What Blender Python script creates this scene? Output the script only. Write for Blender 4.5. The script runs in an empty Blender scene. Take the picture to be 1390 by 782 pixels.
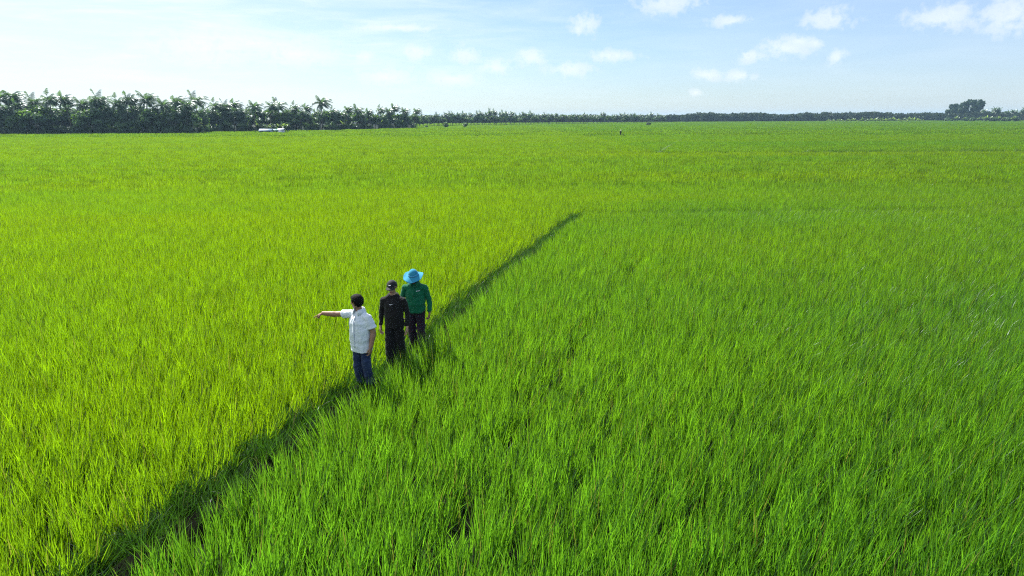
import bpy, bmesh, math, random
import numpy as np
from mathutils import Matrix, Vector, Euler

R = math.radians
SC = bpy.context.scene
COL = SC.collection
rng = np.random.default_rng(7)
random.seed(7)

# ------------------------------------------------------------------ camera
CAM_H = 4.55
PITCH, ROLL = 14.02, -0.2
F = 927.0
cam_d = bpy.data.cameras.new('camera')
cam = bpy.data.objects.new('camera', cam_d)
COL.objects.link(cam)
cam.matrix_world = Matrix.Translation((0, 0, CAM_H)) @ Matrix.Rotation(R(90 - PITCH), 4, 'X') @ Matrix.Rotation(R(ROLL), 4, 'Z')
cam_d.sensor_width = 36.0
cam_d.lens = F / 1390 * 36.0
cam_d.clip_end = 20000
cam_d.clip_start = 0.1
SC.camera = cam
CR = np.array(cam.matrix_world.to_3x3())


def ray(px, py):
    v = CR @ np.array([(px - 695) / F, -(py - 391) / F, -1.0])
    return v / np.linalg.norm(v)


def pix(px, py, z=0.0):
    """point of the level z under a pixel of the survey photograph"""
    v = ray(px, py)
    t = (z - CAM_H) / v[2]
    return np.array([v[0] * t, v[1] * t, z])


def height_at(px, py, d):
    v = ray(px, py)
    return CAM_H + v[2] / math.hypot(v[0], v[1]) * d


# ------------------------------------------------------------------ light
SUN_AZ, SUN_EL = -38.0, 50.0
sd = Vector((math.sin(R(SUN_AZ)) * math.cos(R(SUN_EL)), math.cos(R(SUN_AZ)) * math.cos(R(SUN_EL)), math.sin(R(SUN_EL))))
sun_d = bpy.data.lights.new('sun', 'SUN')
sun_d.energy = 5.0
sun_d.angle = R(0.5)
sun_d.color = (1.0, 0.97, 0.91)
sun = bpy.data.objects.new('sun', sun_d)
COL.objects.link(sun)
sun.rotation_euler = (-sd).to_track_quat('-Z', 'Y').to_euler()
sun.location = (-20, 20, 60)

# ------------------------------------------------------------------ node helpers


def new_mat(name):
    m = bpy.data.materials.new(name)
    m.use_nodes = True
    nt = m.node_tree
    nt.nodes.clear()
    out = nt.nodes.new('ShaderNodeOutputMaterial')
    return m, nt, out


class NT:
    def __init__(self, nt):
        self.nt = nt

    def n(self, kind, **kw):
        node = self.nt.nodes.new(kind)
        for k, v in kw.items():
            setattr(node, k, v)
        return node

    def link(self, a, b):
        self.nt.links.new(a, b)

    def put(self, sock, v):
        if hasattr(v, 'is_output') or isinstance(v, bpy.types.NodeSocket):
            self.link(v, sock)
        else:
            sock.default_value = v

    def math(self, op, a, b=0.0, c=None, clamp=False):
        m = self.n('ShaderNodeMath', operation=op, use_clamp=clamp)
        self.put(m.inputs[0], a)
        self.put(m.inputs[1], b)
        if c is not None:
            self.put(m.inputs[2], c)
        return m.outputs[0]

    def vmath(self, op, a, b=None):
        m = self.n('ShaderNodeVectorMath', operation=op)
        self.put(m.inputs[0], a)
        if b is not None:
            self.put(m.inputs[1], b)
        return m

    def mapr(self, v, a, b, c=0.0, d=1.0, smooth=False):
        m = self.n('ShaderNodeMapRange')
        if smooth:
            m.interpolation_type = 'SMOOTHSTEP'
        self.put(m.inputs[0], v)
        for i, x in enumerate((a, b, c, d)):
            self.put(m.inputs[i + 1], x)
        return m.outputs[0]

    def mix(self, fac, a, b, blend='MIX'):
        m = self.n('ShaderNodeMix', data_type='RGBA', blend_type=blend)
        self.put(m.inputs[0], fac)
        self.put(m.inputs[6], a)
        self.put(m.inputs[7], b)
        return m.outputs[2]

    def noise(self, vec, scale, detail=2.0, rough=0.5, dist=0.0):
        m = self.n('ShaderNodeTexNoise')
        if vec is not None:
            self.link(vec, m.inputs['Vector'])
        m.inputs['Scale'].default_value = scale
        m.inputs['Detail'].default_value = detail
        m.inputs['Roughness'].default_value = rough
        m.inputs['Distortion'].default_value = dist
        return m.outputs['Fac']


def c4(c):
    return (c[0], c[1], c[2], 1.0)


# ------------------------------------------------------------------ sky
world = bpy.data.worlds.new('World')
SC.world = world
world.use_nodes = True
wn = NT(world.node_tree)
world.node_tree.nodes.clear()
w_out = wn.n('ShaderNodeOutputWorld')
bg = wn.n('ShaderNodeBackground')
bg.inputs['Strength'].default_value = 0.061
wn.link(bg.outputs[0], w_out.inputs[0])
sky = wn.n('ShaderNodeTexSky', sky_type='NISHITA')
sky.sun_disc = False
sky.sun_elevation = R(SUN_EL)
sky.sun_rotation = R(SUN_AZ)
sky.altitude = 0
sky.air_density = 1.0
sky.dust_density = 0.4
sky.ozone_density = 1.0
tc = wn.n('ShaderNodeTexCoord')
sep = wn.n('ShaderNodeSeparateXYZ')
wn.link(tc.outputs['Generated'], sep.inputs[0])
az = wn.math('ARCTAN2', sep.outputs[0], sep.outputs[1])
el = wn.math('ARCSINE', sep.outputs[2])
ae = wn.n('ShaderNodeCombineXYZ')
wn.link(az, ae.inputs[0])
wn.link(el, ae.inputs[1])
AE = ae.outputs[0]
warp_n = wn.n('ShaderNodeTexNoise')
warp_n.inputs['Scale'].default_value = 55
warp_n.inputs['Detail'].default_value = 9
warp_n.inputs['Roughness'].default_value = 0.62
wn.link(AE, warp_n.inputs['Vector'])
PUFFS = [(795, 32, 19, 15), (785, 40, 9, 8), (905, 4, 46, 15), (1065, 66, 34, 13), (1085, 56, 22, 10), (1122, 27, 30, 15), (992, 28, 26, 8),
         (1278, 24, 38, 15), (1296, 16, 18, 9), (1372, 20, 34, 24), (830, 76, 34, 9), (722, 78, 22, 12), (775, 94, 30, 11),
         (960, 102, 22, 9), (1003, 103, 22, 8), (945, 126, 12, 6), (1105, 59, 12, 6), (1018, 76, 20, 9), (1135, 78, 11, 10),
         (525, 104, 42, 13), (612, 108, 40, 9), (672, 91, 24, 10), (565, 72, 24, 10), (630, 75, 22, 12), (495, 77, 14, 8), (400, 72, 60, 22), (280, 65, 80, 26),
         (545, 38, 60, 5)]
minlen = None
for (cx, cy, w, h) in PUFFS:
    v = ray(cx, cy)
    a0, e0 = math.atan2(v[0], v[1]), math.asin(v[2])
    s = wn.vmath('SUBTRACT', AE, (a0, e0, 0))
    s = wn.vmath('MULTIPLY', s.outputs[0], (F / w * 1.0, F / h * 1.0, 0))
    ln = wn.vmath('LENGTH', s.outputs[0]).outputs['Value']
    minlen = ln if minlen is None else wn.math('SMOOTH_MIN', minlen, ln, 0.25)
nz = wn.math('SUBTRACT', warp_n.outputs['Fac'], 0.5)
body = wn.math('MULTIPLY_ADD', nz, 3.4, minlen)
puff = wn.mapr(body, 1.2, 0.1, 0.0, 1.0, smooth=True)
# thin veil of high cloud, thicker towards the sun
st = wn.vmath('MULTIPLY', AE, (2.2, 15.0, 0))
veil_n = wn.noise(st.outputs[0], 2.2, 6, 0.6, 0.6)
veil = wn.mapr(veil_n, 0.35, 0.75, 0.0, 1.0, smooth=True)
west = wn.mapr(az, 0.35, -0.75, 0.12, 0.95, smooth=True)
veil = wn.math('MULTIPLY', veil, west)
low_n = wn.noise(st.outputs[0], 6.0, 5, 0.6, 0.4)
veil2 = wn.math('MULTIPLY', wn.mapr(low_n, 0.45, 0.8, 0.0, 0.6, smooth=True), west)
skycol = wn.mix(wn.math('MINIMUM', wn.math('ADD', veil, veil2), 1.0), wn.mix(1.0, sky.outputs[0], (0.80, 0.97, 1.20, 1), 'MULTIPLY'), (8.4, 9.3, 9.7, 1))
puff_tone = wn.mix(wn.mapr(warp_n.outputs['Fac'], 0.35, 0.65), (7.6, 8.4, 9.2, 1), (10.0, 10.2, 10.2, 1))
skycol = wn.mix(wn.mapr(az, -0.3, 0.6, 0.05, 0.28), skycol, (7.4, 8.5, 10.6, 1))
skycol = wn.mix(wn.mapr(az, 0.15, -0.7, 0.0, 0.55, smooth=True), skycol, (9.0, 9.8, 10.1, 1))
skycol = wn.mix(wn.math('MULTIPLY', puff, 0.62), skycol, puff_tone)
wn.link(skycol, bg.inputs['Color'])

# ------------------------------------------------------------------ materials


def leaf_mat(name, dif_a, dif_b, trans, noise_scale=0.06, gloss=0.06, rough=0.38, tmix=0.5, use_hue=False, dif_c=None, trans_c=None, rand=0.25):
    m, nt, out = new_mat(name)
    k = NT(nt)
    geo = k.n('ShaderNodeNewGeometry')
    st = k.vmath('MULTIPLY', geo.outputs['Position'], (0.35, 2.4, 0.0))
    big = k.noise(st.outputs[0], noise_scale, 4, 0.55, 0.3)
    big = k.mapr(big, 0.32, 0.68)
    tint = k.n('ShaderNodeAttribute', attribute_name='tint')
    oi = k.n('ShaderNodeObjectInfo')
    f = k.math('ADD', k.math('MULTIPLY', big, 0.4), k.math('MULTIPLY', tint.outputs['Fac'], 0.6), clamp=True)
    d = k.mix(f, c4(dif_a), c4(dif_b))
    t = c4(trans)
    if use_hue:
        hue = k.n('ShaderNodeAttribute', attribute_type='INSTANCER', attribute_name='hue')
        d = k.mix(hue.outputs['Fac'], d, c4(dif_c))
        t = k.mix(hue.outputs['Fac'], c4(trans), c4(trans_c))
    val = k.math('MULTIPLY_ADD', oi.outputs['Random'], rand, 1.0 - rand * 0.5)
    val2 = k.math('MULTIPLY', val, k.math('MULTIPLY_ADD', tint.outputs['Fac'], 1.05, 0.42))
    d = k.mix(1.0, d, k_col(k, val2), 'MULTIPLY')
    tt = k.mix(1.0, t, k_col(k, val2), 'MULTIPLY')
    if use_hue:
        old = k.math('GREATER_THAN', tint.outputs['Fac'], 0.982)
        d = k.mix(old, d, (0.22, 0.22, 0.05, 1))
        tt = k.mix(old, tt, (0.30, 0.32, 0.04, 1))
    db = k.n('ShaderNodeBsdfDiffuse')
    k.link(d, db.inputs[0])
    tb = k.n('ShaderNodeBsdfTranslucent')
    k.link(tt, tb.inputs[0])
    m1 = k.n('ShaderNodeMixShader')
    m1.inputs[0].default_value = tmix
    k.link(db.outputs[0], m1.inputs[1])
    k.link(tb.outputs[0], m1.inputs[2])
    gb = k.n('ShaderNodeBsdfGlossy')
    gb.inputs['Roughness'].default_value = rough
    gb.inputs['Color'].default_value = (0.9, 0.95, 1, 1)
    m2 = k.n('ShaderNodeMixShader')
    m2.inputs[0].default_value = gloss
    k.link(m1.outputs[0], m2.inputs[1])
    k.link(gb.outputs[0], m2.inputs[2])
    k.link(m2.outputs[0], out.inputs[0])
    return m


def k_col(k, v):
    cmb = k.n('ShaderNodeCombineXYZ')
    for i in range(3):
        k.link(v, cmb.inputs[i])
    return cmb.outputs[0]


def plain_mat(name, col, rough=0.8, noise_scale=8.0, amount=0.25, bump=0.0, spec=0.3, bump_scale=60.0):
    m, nt, out = new_mat(name)
    k = NT(nt)
    tcx = k.n('ShaderNodeTexCoord')
    nn = k.noise(tcx.outputs['Object'], noise_scale, 4, 0.6)
    v = k.mapr(nn, 0.3, 0.7, 1 - amount, 1 + amount)
    col2 = k.mix(1.0, c4(col), k_col(k, v), 'MULTIPLY')
    p = k.n('ShaderNodeBsdfPrincipled')
    k.link(col2, p.inputs['Base Color'])
    p.inputs['Roughness'].default_value = rough
    p.inputs['Specular IOR Level'].default_value = spec
    if bump:
        b = k.n('ShaderNodeBump')
        b.inputs['Strength'].default_value = bump
        b.inputs['Distance'].default_value = 0.01
        k.link(k.noise(tcx.outputs['Object'], bump_scale, 3, 0.6), b.inputs['Height'])
        k.link(b.outputs[0], p.inputs['Normal'])
    k.link(p.outputs[0], out.inputs[0])
    return m


M = {}
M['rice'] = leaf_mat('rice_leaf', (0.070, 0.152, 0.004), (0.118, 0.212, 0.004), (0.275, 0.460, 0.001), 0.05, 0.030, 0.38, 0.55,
                     use_hue=True, dif_c=(0.020, 0.135, 0.022), trans_c=(0.050, 0.335, 0.022), rand=0.4)  # greener leaf colours that hue blends in for the less backlit right plot
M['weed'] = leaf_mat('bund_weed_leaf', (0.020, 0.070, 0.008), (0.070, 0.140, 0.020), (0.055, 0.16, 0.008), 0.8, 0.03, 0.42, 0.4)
M['dry'] = leaf_mat('dry_leaf', (0.08, 0.11, 0.03), (0.14, 0.15, 0.06), (0.16, 0.17, 0.05), 0.8, 0.012, 0.6, 0.3)
M['palm'] = leaf_mat('palm_leaf', (0.034, 0.088, 0.034), (0.080, 0.150, 0.062), (0.11, 0.22, 0.03), 0.08, 0.12, 0.36, 0.38)
M['broad'] = leaf_mat('broadleaf_leaf', (0.036, 0.095, 0.026), (0.080, 0.160, 0.034), (0.15, 0.29, 0.025), 0.08, 0.05, 0.4, 0.45)
M['dark_broad'] = leaf_mat('dark_broadleaf_leaf', (0.018, 0.052, 0.014), (0.038, 0.090, 0.020), (0.05, 0.10, 0.012), 0.08, 0.02, 0.4, 0.3)
M['banana'] = leaf_mat('banana_leaf', (0.055, 0.110, 0.030), (0.120, 0.180, 0.060), (0.22, 0.34, 0.05), 0.08, 0.05, 0.45, 0.5)
M['farwood'] = leaf_mat('far_wood_leaf', (0.028, 0.055, 0.025), (0.055, 0.085, 0.035), (0.05, 0.08, 0.02), 0.02, 0.012, 0.5, 0.3)
M['bark'] = plain_mat('bark', (0.16, 0.13, 0.10), 0.9, 6.0, 0.35, 0.6)
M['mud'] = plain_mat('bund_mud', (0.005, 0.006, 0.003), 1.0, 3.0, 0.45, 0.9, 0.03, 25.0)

# ------------------------------------------------------------------ mesh helpers


def tri_mesh(name, verts, tris, mat, tint=None, smooth=False):
    me = bpy.data.meshes.new(name)
    verts = np.asarray(verts, dtype=np.float32)
    tris = np.asarray(tris, dtype=np.int32)
    me.vertices.add(len(verts))
    me.vertices.foreach_set('co', verts.ravel())
    me.loops.add(len(tris) * 3)
    me.loops.foreach_set('vertex_index', tris.ravel())
    me.polygons.add(len(tris))
    me.polygons.foreach_set('loop_start', np.arange(len(tris), dtype=np.int32) * 3)
    me.polygons.foreach_set('loop_total', np.full(len(tris), 3, dtype=np.int32))
    if smooth:
        me.polygons.foreach_set('use_smooth', np.ones(len(tris), dtype=bool))
    if tint is not None:
        a = me.attributes.new('tint', 'FLOAT', 'POINT')
        a.data.foreach_set('value', np.asarray(tint, dtype=np.float32))
    if mat is not None:
        me.materials.append(mat)
    me.update(calc_edges=True)
    return me


def link_obj(name, me, parent=None):
    o = bpy.data.objects.new(name, me)
    COL.objects.link(o)
    if parent is not None:
        o.parent = parent
    return o


def tag(o, label=None, cat=None, group=None, kind=None):
    if label:
        o['label'] = label
    if cat:
        o['category'] = cat
    if group:
        o['group'] = group
    if kind:
        o['kind'] = kind
    return o


def empty(name, loc):
    o = bpy.data.objects.new(name, None)
    o.empty_display_size = 0.3
    o.location = loc
    COL.objects.link(o)
    return o


class Geo:
    """collects triangles"""

    def __init__(self):
        self.v, self.t, self.c, self.n = [], [], [], 0

    def add(self, v, t, c=0.5):
        v = np.asarray(v, float)
        self.v.append(v)
        self.t.append(np.asarray(t, int) + self.n)
        self.c.append(np.full(len(v), c) if np.isscalar(c) else np.asarray(c))
        self.n += len(v)

    def mesh(self, name, mat, smooth=False):
        return tri_mesh(name, np.concatenate(self.v), np.concatenate(self.t), mat, np.concatenate(self.c), smooth)

    def tube(self, pts, radii, sides=7, c=0.5):
        pts = np.asarray(pts, float)
        n = len(pts)
        tan = np.gradient(pts, axis=0)
        tan /= np.linalg.norm(tan, axis=1)[:, None] + 1e-9
        vs = []
        for i in range(n):
            t = tan[i]
            a = np.cross(t, (0.0, 1.0, 0.0) if abs(t[1]) < 0.9 else (1.0, 0, 0))
            a /= np.linalg.norm(a)
            b = np.cross(t, a)
            for s in range(sides):
                w = 2 * math.pi * s / sides
                vs.append(pts[i] + radii[i] * (math.cos(w) * a + math.sin(w) * b))
        ts = []
        for i in range(n - 1):
            for s in range(sides):
                p, q = i * sides + s, i * sides + (s + 1) % sides
                ts += [(p, q, p + sides), (q, q + sides, p + sides)]
        vs.append(pts[-1])
        for s in range(sides):
            ts.append(((n - 1) * sides + s, (n - 1) * sides + (s + 1) % sides, len(vs) - 1))
        self.add(vs, ts, c)


def blades(base, lean_az, lean, bend, length, width, face, tint, segs=3):
    """ribbon leaves; every argument an array of n; returns verts, tris, tint"""
    n = len(length)
    ts = np.linspace(0, 1, segs + 1)
    prof = np.interp(ts, [0, 0.25, 0.6, 1.0], [0.65, 1.0, 0.8, 0.0])
    p = base.copy()
    dirv = np.stack([np.cos(lean_az), np.sin(lean_az), np.zeros(n)], 1)
    side = np.stack([np.cos(face), np.sin(face), np.zeros(n)], 1)
    rows = []
    for i in range(segs + 1):
        if i:
            tm = (ts[i] + ts[i - 1]) / 2
            th = lean + bend * tm ** 1.6
            step = (length * (ts[i] - ts[i - 1]))[:, None]
            p = p + step * (np.sin(th)[:, None] * dirv + np.cos(th)[:, None] * np.array([0, 0, 1.0]))
        if i < segs:
            hw = (width * prof[i] / 2)[:, None]
            rows += [p - side * hw, p + side * hw]
        else:
            rows.append(p)
    k = len(rows)
    V = np.stack(rows, 1).reshape(-1, 3)
    tri = []
    for i in range(segs - 1):
        a = 2 * i
        tri += [(a, a + 1, a + 2), (a + 1, a + 3, a + 2)]
    a = 2 * (segs - 1)
    tri.append((a, a + 1, a + 2))
    T = (np.arange(n) * k)[:, None, None] + np.array(tri)[None]
    return V, T.reshape(-1, 3), np.repeat(tint, k)


def leaf_cluster(n, rad, lmin, lmax, wid, lean_max, bend_max, g, segs=3, square=False, lean_min=0.02):
    if square:                      # hills of tillers spread over a square patch
        m_ = max(1, int(n / 9))
        hx, hy = g.uniform(-rad, rad, m_), g.uniform(-rad, rad, m_)
        ii = g.integers(0, m_, n)
        b = np.stack([hx[ii] + g.normal(0, .045, n), hy[ii] + g.normal(0, .045, n), np.zeros(n)], 1)
    else:
        rr = rad * np.sqrt(g.random(n))
        aa = g.uniform(0, 2 * math.pi, n)
        b = np.stack([rr * np.cos(aa), rr * np.sin(aa), np.zeros(n)], 1)
    la = g.uniform(0, 2 * math.pi, n)
    return blades(b, la, g.uniform(lean_min, lean_max, n), g.uniform(0.05, 1.0, n) ** 2 * bend_max, g.uniform(lmin, lmax, n),
                  wid * g.uniform(0.7, 1.3, n), g.uniform(0, 2 * math.pi, n), g.random(n), segs)


def scatter_object(name, pts, rot, scl, idx, hue, protos):
    me = bpy.data.meshes.new(name)
    n = len(pts)
    me.vertices.add(n)
    me.vertices.foreach_set('co', np.asarray(pts, np.float32).ravel())
    for nm, typ, data, key in (('rot', 'FLOAT_VECTOR', rot, 'vector'), ('scl', 'FLOAT_VECTOR', scl, 'vector'), ('idx', 'INT', idx, 'value'), ('hue', 'FLOAT', hue, 'value')):
        a = me.attributes.new(nm, typ, 'POINT')
        a.data.foreach_set(key, np.asarray(data, np.int32 if typ == 'INT' else np.float32).ravel())
    for p in protos:
        for mm in p.data.materials:
            if mm.name not in [x.name for x in me.materials]:
                me.materials.append(mm)
    me.update()
    o = link_obj(name, me)
    ng = bpy.data.node_groups.new(name + '_scatter', 'GeometryNodeTree')
    ng.interface.new_socket('Geometry', in_out='INPUT', socket_type='NodeSocketGeometry')
    ng.interface.new_socket('Geometry', in_out='OUTPUT', socket_type='NodeSocketGeometry')
    N, L = ng.nodes, ng.links
    gi, go = N.new('NodeGroupInput'), N.new('NodeGroupOutput')
    join = N.new('GeometryNodeJoinGeometry')

    def attr(nm, typ):
        a = N.new('GeometryNodeInputNamedAttribute')
        a.data_type = typ
        a.inputs['Name'].default_value = nm
        return [s for s in a.outputs if s.enabled][0]
    ai, ar, asc = attr('idx', 'INT'), attr('rot', 'FLOAT_VECTOR'), attr('scl', 'FLOAT_VECTOR')
    e2r = N.new('FunctionNodeEulerToRotation')
    L.new(ar, e2r.inputs[0])
    for i, p in enumerate(protos):
        cmpn = N.new('FunctionNodeCompare')
        cmpn.data_type = 'INT'
        cmpn.operation = 'EQUAL'
        ins = [s for s in cmpn.inputs if s.enabled]
        L.new(ai, ins[0])
        ins[1].default_value = i
        oi = N.new('GeometryNodeObjectInfo')
        oi.inputs['Object'].default_value = p
        oi.inputs['As Instance'].default_value = False
        iop = N.new('GeometryNodeInstanceOnPoints')
        L.new(gi.outputs[0], iop.inputs['Points'])
        L.new(cmpn.outputs[0], iop.inputs['Selection'])
        L.new(oi.outputs['Geometry'], iop.inputs['Instance'])
        L.new(e2r.outputs[0], iop.inputs['Rotation'])
        L.new(asc, iop.inputs['Scale'])
        L.new(iop.outputs[0], join.inputs[0])
    L.new(join.outputs[0], go.inputs[0])
    md = o.modifiers.new('scatter', 'NODES')
    md.node_group = ng
    return o


def tilt_euler(phi, ang, spin):
    """euler XYZ of Rz(phi) Ry(ang) Rz(spin)"""
    cp, sp, ca, sa, cs, ss = np.cos(phi), np.sin(phi), np.cos(ang), np.sin(ang), np.cos(spin), np.sin(spin)
    r00 = cp * ca * cs - sp * ss
    r10 = sp * ca * cs + cp * ss
    r20 = -sa * cs
    r21 = sa * ss
    r22 = ca
    return np.stack([np.arctan2(r21, r22), np.arcsin(np.clip(-r20, -1, 1)), np.arctan2(r10, r00)], 1)


def lattice_noise(x, y, scale, seed):
    g = np.random.default_rng(seed)
    tab = g.random((256, 256))
    u, v = x * scale + 1000.3, y * scale + 1000.7
    i, j = np.floor(u).astype(int), np.floor(v).astype(int)
    fu, fv = u - i, v - j
    fu, fv = fu * fu * (3 - 2 * fu), fv * fv * (3 - 2 * fv)
    a = tab[i % 256, j % 256]
    b = tab[(i + 1) % 256, j % 256]
    c = tab[i % 256, (j + 1) % 256]
    d = tab[(i + 1) % 256, (j + 1) % 256]
    return (a * (1 - fu) + b * fu) * (1 - fv) + (c * (1 - fu) + d * fu) * fv


def fbm(x, y, scale, seed, oct=3):
    s, amp, tot = 0, 1.0, 0
    for o in range(oct):
        s = s + amp * lattice_noise(x, y, scale * 2 ** o, seed + o)
        tot += amp
        amp *= 0.5
    return s / tot


def poly_dist(x, y, poly):
    """distance to a polyline and the signed side (positive: to its right when walking along it) """
    best = np.full(x.shape, 1e9)
    side = np.zeros(x.shape)
    nx, ny = np.zeros(x.shape), np.zeros(x.shape)
    for (ax, ay), (bx, by) in zip(poly[:-1], poly[1:]):
        dx, dy = bx - ax, by - ay
        L2 = dx * dx + dy * dy
        t = np.clip(((x - ax) * dx + (y - ay) * dy) / L2, 0, 1)
        ex, ey = x - (ax + t * dx), y - (ay + t * dy)
        d = np.hypot(ex, ey)
        m = d < best
        best = np.where(m, d, best)
        s = ex * dy - ey * dx
        side = np.where(m, np.sign(s), side)
        nx = np.where(m, ex / (d + 1e-6), nx)
        ny = np.where(m, ey / (d + 1e-6), ny)
    return best, side, nx, ny


# ------------------------------------------------------------------ layout of the field
FIELD_Z = -0.22
BUND_PX = [(-160, 1010), (20, 868), (150, 776), (300, 670), (450, 553), (493, 524), (537, 497), (567, 474), (600, 446), (655, 394), (725, 341), (788, 292.5)]
BUND = [tuple(pix(a, b, 0.0)[:2]) for a, b in BUND_PX]
TRACK = [tuple(pix(a, b, 0.3)[:2]) for a, b in [(868, 345), (835, 385), (790, 440), (742, 505), (690, 570), (640, 640), (598, 712), (570, 800)]]
TRACK2 = [tuple(pix(a, b, 0.3)[:2]) for a, b in [(935, 330), (880, 420), (835, 510), (790, 600), (760, 690)]]
end = BUND[-1]
CROSS = [end, (end[0] + 6, end[1] + 0.3), (end[0] + 16, end[1] + 0.6), (end[0] + 60, end[1] + 2.5)]
yB = pix(1000, 205.5, 0.25)[1]
xB = pix(893, 205.5, 0.25)[0]
BUND2 = [(-200, yB + 3), (xB - 15, yB + 1), (xB, yB), (xB + 60, yB + 0.5), (220, yB + 4)]
BUND3 = [tuple(pix(a, b, 0.3)[:2]) for a, b in [(893, 205.5), (905, 198), (925, 188)]]
BUND4 = [(-260, 176), (20, 174)]
BUND5 = [(-150, 62), (-10, 60), (0, 60.5)]
# rice point sets ---------------------------------------------------------


def region(y0, y1, step, k=0.86, m=4.0):
    ys = np.arange(y0, y1, step)
    out = []
    for y in ys:
        hw = k * y + m
        xs = np.arange(-hw, hw, step)
        out.append(np.stack([xs, np.full(len(xs), y)], 1))
    p = np.concatenate(out)
    return p + rng.uniform(-0.5, 0.5, p.shape) * step


NEAR_END, MID_END, FAR_END = 44.0, 165.0, 900.0
pn = region(2.6, NEAR_END + 3, 0.2)
pm = region(NEAR_END - 3, MID_END + 15, 1.0)
pf = region(MID_END - 15, FAR_END, 4.5, 0.86, 20)
j = rng.uniform(-3, 3, len(pn))
pn = pn[np.hypot(pn[:, 0] * 0.3, pn[:, 1]) + j < NEAR_END]
j = rng.uniform(-3, 3, len(pm))
pm = pm[(np.hypot(pm[:, 0] * 0.3, pm[:, 1]) + j >= NEAR_END)]
j = rng.uniform(-15, 15, len(pm))
pm = pm[pm[:, 1] + j < MID_END]
j = rng.uniform(-15, 15, len(pf))
pf = pf[pf[:, 1] + j >= MID_END]

WOOD_EDGE = [(-110, 182.5), (0, 181), (265, 180), (280, 178), (440, 176), (566, 173)]
EDGE = np.array([pix(a, b, 0.35)[:2] for a, b in WOOD_EDGE])


def in_wood(x, y):
    """behind the edge of the left wood"""
    a = np.arctan2(x, y)
    ea = np.arctan2(EDGE[:, 0], EDGE[:, 1])
    er = np.hypot(EDGE[:, 0], EDGE[:, 1])
    r = np.interp(a, ea, er, left=er[0], right=1e9)
    r = np.where(a > ea[-1], 1e9, r)
    return np.hypot(x, y) > r


def crop(p, lod):
    x, y = p[:, 0], p[:, 1]
    n = len(p)
    d, side, nx, ny = poly_dist(x, y, BUND)
    dc, _, cnx, cny = poly_dist(x, y, CROSS)
    right = (side > 0) & (y < end[1] + 0.2)
    keep = np.ones(n, bool)
    half = np.where(side > 0, 0.34, 0.41)
    half = half + (fbm(x, y, 1.6, 31) - 0.5) * 0.16
    keep &= d > half * (1.0 if lod == 0 else 1.5)
    keep &= dc > np.where((dc < 1) & (x < end[0] + 7), 0.24, 0.05) + (0 if lod == 0 else 0.15)
    d2, _, _, _ = poly_dist(x, y, BUND2)
    keep &= d2 > np.where(x > xB - 1, 1.35, 0.75)
    d3, _, _, _ = poly_dist(x, y, BUND3)
    keep &= d3 > 0.35
    d4, _, _, _ = poly_dist(x, y, BUND4)
    keep &= d4 > 1.0
    d5, _, _, _ = poly_dist(x, y, BUND5)
    keep &= d5 > 0.45
    keep &= ~in_wood(x, y)
    dt, _, tnx, tny = poly_dist(x, y, TRACK)
    dt2, _, _, _ = poly_dist(x, y, TRACK2)
    gate = fbm(x, y, 0.9, 77)
    keep &= ~(dt < 0.045)
    # density: a few thin spots
    keep &= ~((fbm(x, y, 1.3, 91) < 0.12) & (rng.random(n) < 0.5))
    # wind
    gust = fbm(x, y, 0.10, 11)
    gust2 = fbm(x, y, 0.5, 15)
    ang = R(1) + R(7) * gust2
    ang = np.where(right, R(2) + R(12) * gust2 * (0.4 + gust), ang)
    lodged = np.clip((fbm(x * 0.6, y, 0.16, 21) - 0.5) * 5, 0, 1) * np.clip((x - 2.0) / 6, 0, 1) * np.clip((y - 7) / 5, 0, 1)
    ang = ang + np.where(right, lodged * R(9), 0)
    phi = R(-5) + (fbm(x, y, 0.25, 41) - 0.5) * 2.2 + rng.normal(0, 0.35, n)
    # leaves at the bund edge hang over it
    edge = np.clip(1 - (d - 0.38) / 0.4, 0, 1) * (d < 0.8)
    over = edge > 0.05
    phi = np.where(over, np.arctan2(-ny, -nx) + rng.normal(0, 0.4, n), phi)
    ang = np.where(over, ang + edge * np.where(side > 0, R(2), R(20)), ang)
    h = 0.91 + 0.14 * fbm(x, y, 0.35, 51) + rng.normal(0, 0.06, n)
    h = h * (1 - 0.28 * np.exp(-(dt / .2) ** 2)) * (1 - 0.20 * np.exp(-(dt2 / .14) ** 2))
    h = h * np.where((d < 1.2) & (side > 0), 1.06 + 0.18 * (d < 0.75) * np.exp(-((y - 12.2) / 2.2) ** 2), 1.0)
    h = h * np.where(dc < 0.35, 0.8, 1.0)
    streak = np.clip((fbm(x * 0.035, y, 0.55, 95) - 0.56) * 7, 0, 1) * np.clip((y - 25) / 25, 0, 1)
    h = h * (1 - 0.20 * streak)
    wid = 0.9 + 0.2 * rng.random(n)
    hue = np.clip((fbm(x * .5, y * 1.5, 0.09, 61) - 0.5) * 0.6 + 0.12 + 0.32 * right * np.clip((end[1] - y) / 6, 0, 1) + lodged * 0.06, 0, 1)  # greener right of the bund: weaker backlight and sky sheen painted into leaf colour
    far = np.clip((y - 40) / 60, 0, 1)
    hue = hue * (1 - 0.5 * far)
    # plots farther off were sown at other times
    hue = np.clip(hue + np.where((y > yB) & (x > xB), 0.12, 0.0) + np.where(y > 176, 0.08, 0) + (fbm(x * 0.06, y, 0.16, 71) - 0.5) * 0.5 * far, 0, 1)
    rot = tilt_euler(phi, np.clip(ang, 0, R(55)), rng.uniform(0, 2 * math.pi, n))
    scl = np.stack([wid, wid, h], 1)
    z = np.full(n, FIELD_Z)
    P = np.stack([x, y, z], 1)
    return P[keep], rot[keep], scl[keep], hue[keep], edge[keep]


protos = []


def proto(name, V, T, C, mat):
    o = bpy.data.objects.new(name, tri_mesh(name, V, T, mat, C))
    protos.append(o)
    return o


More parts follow.
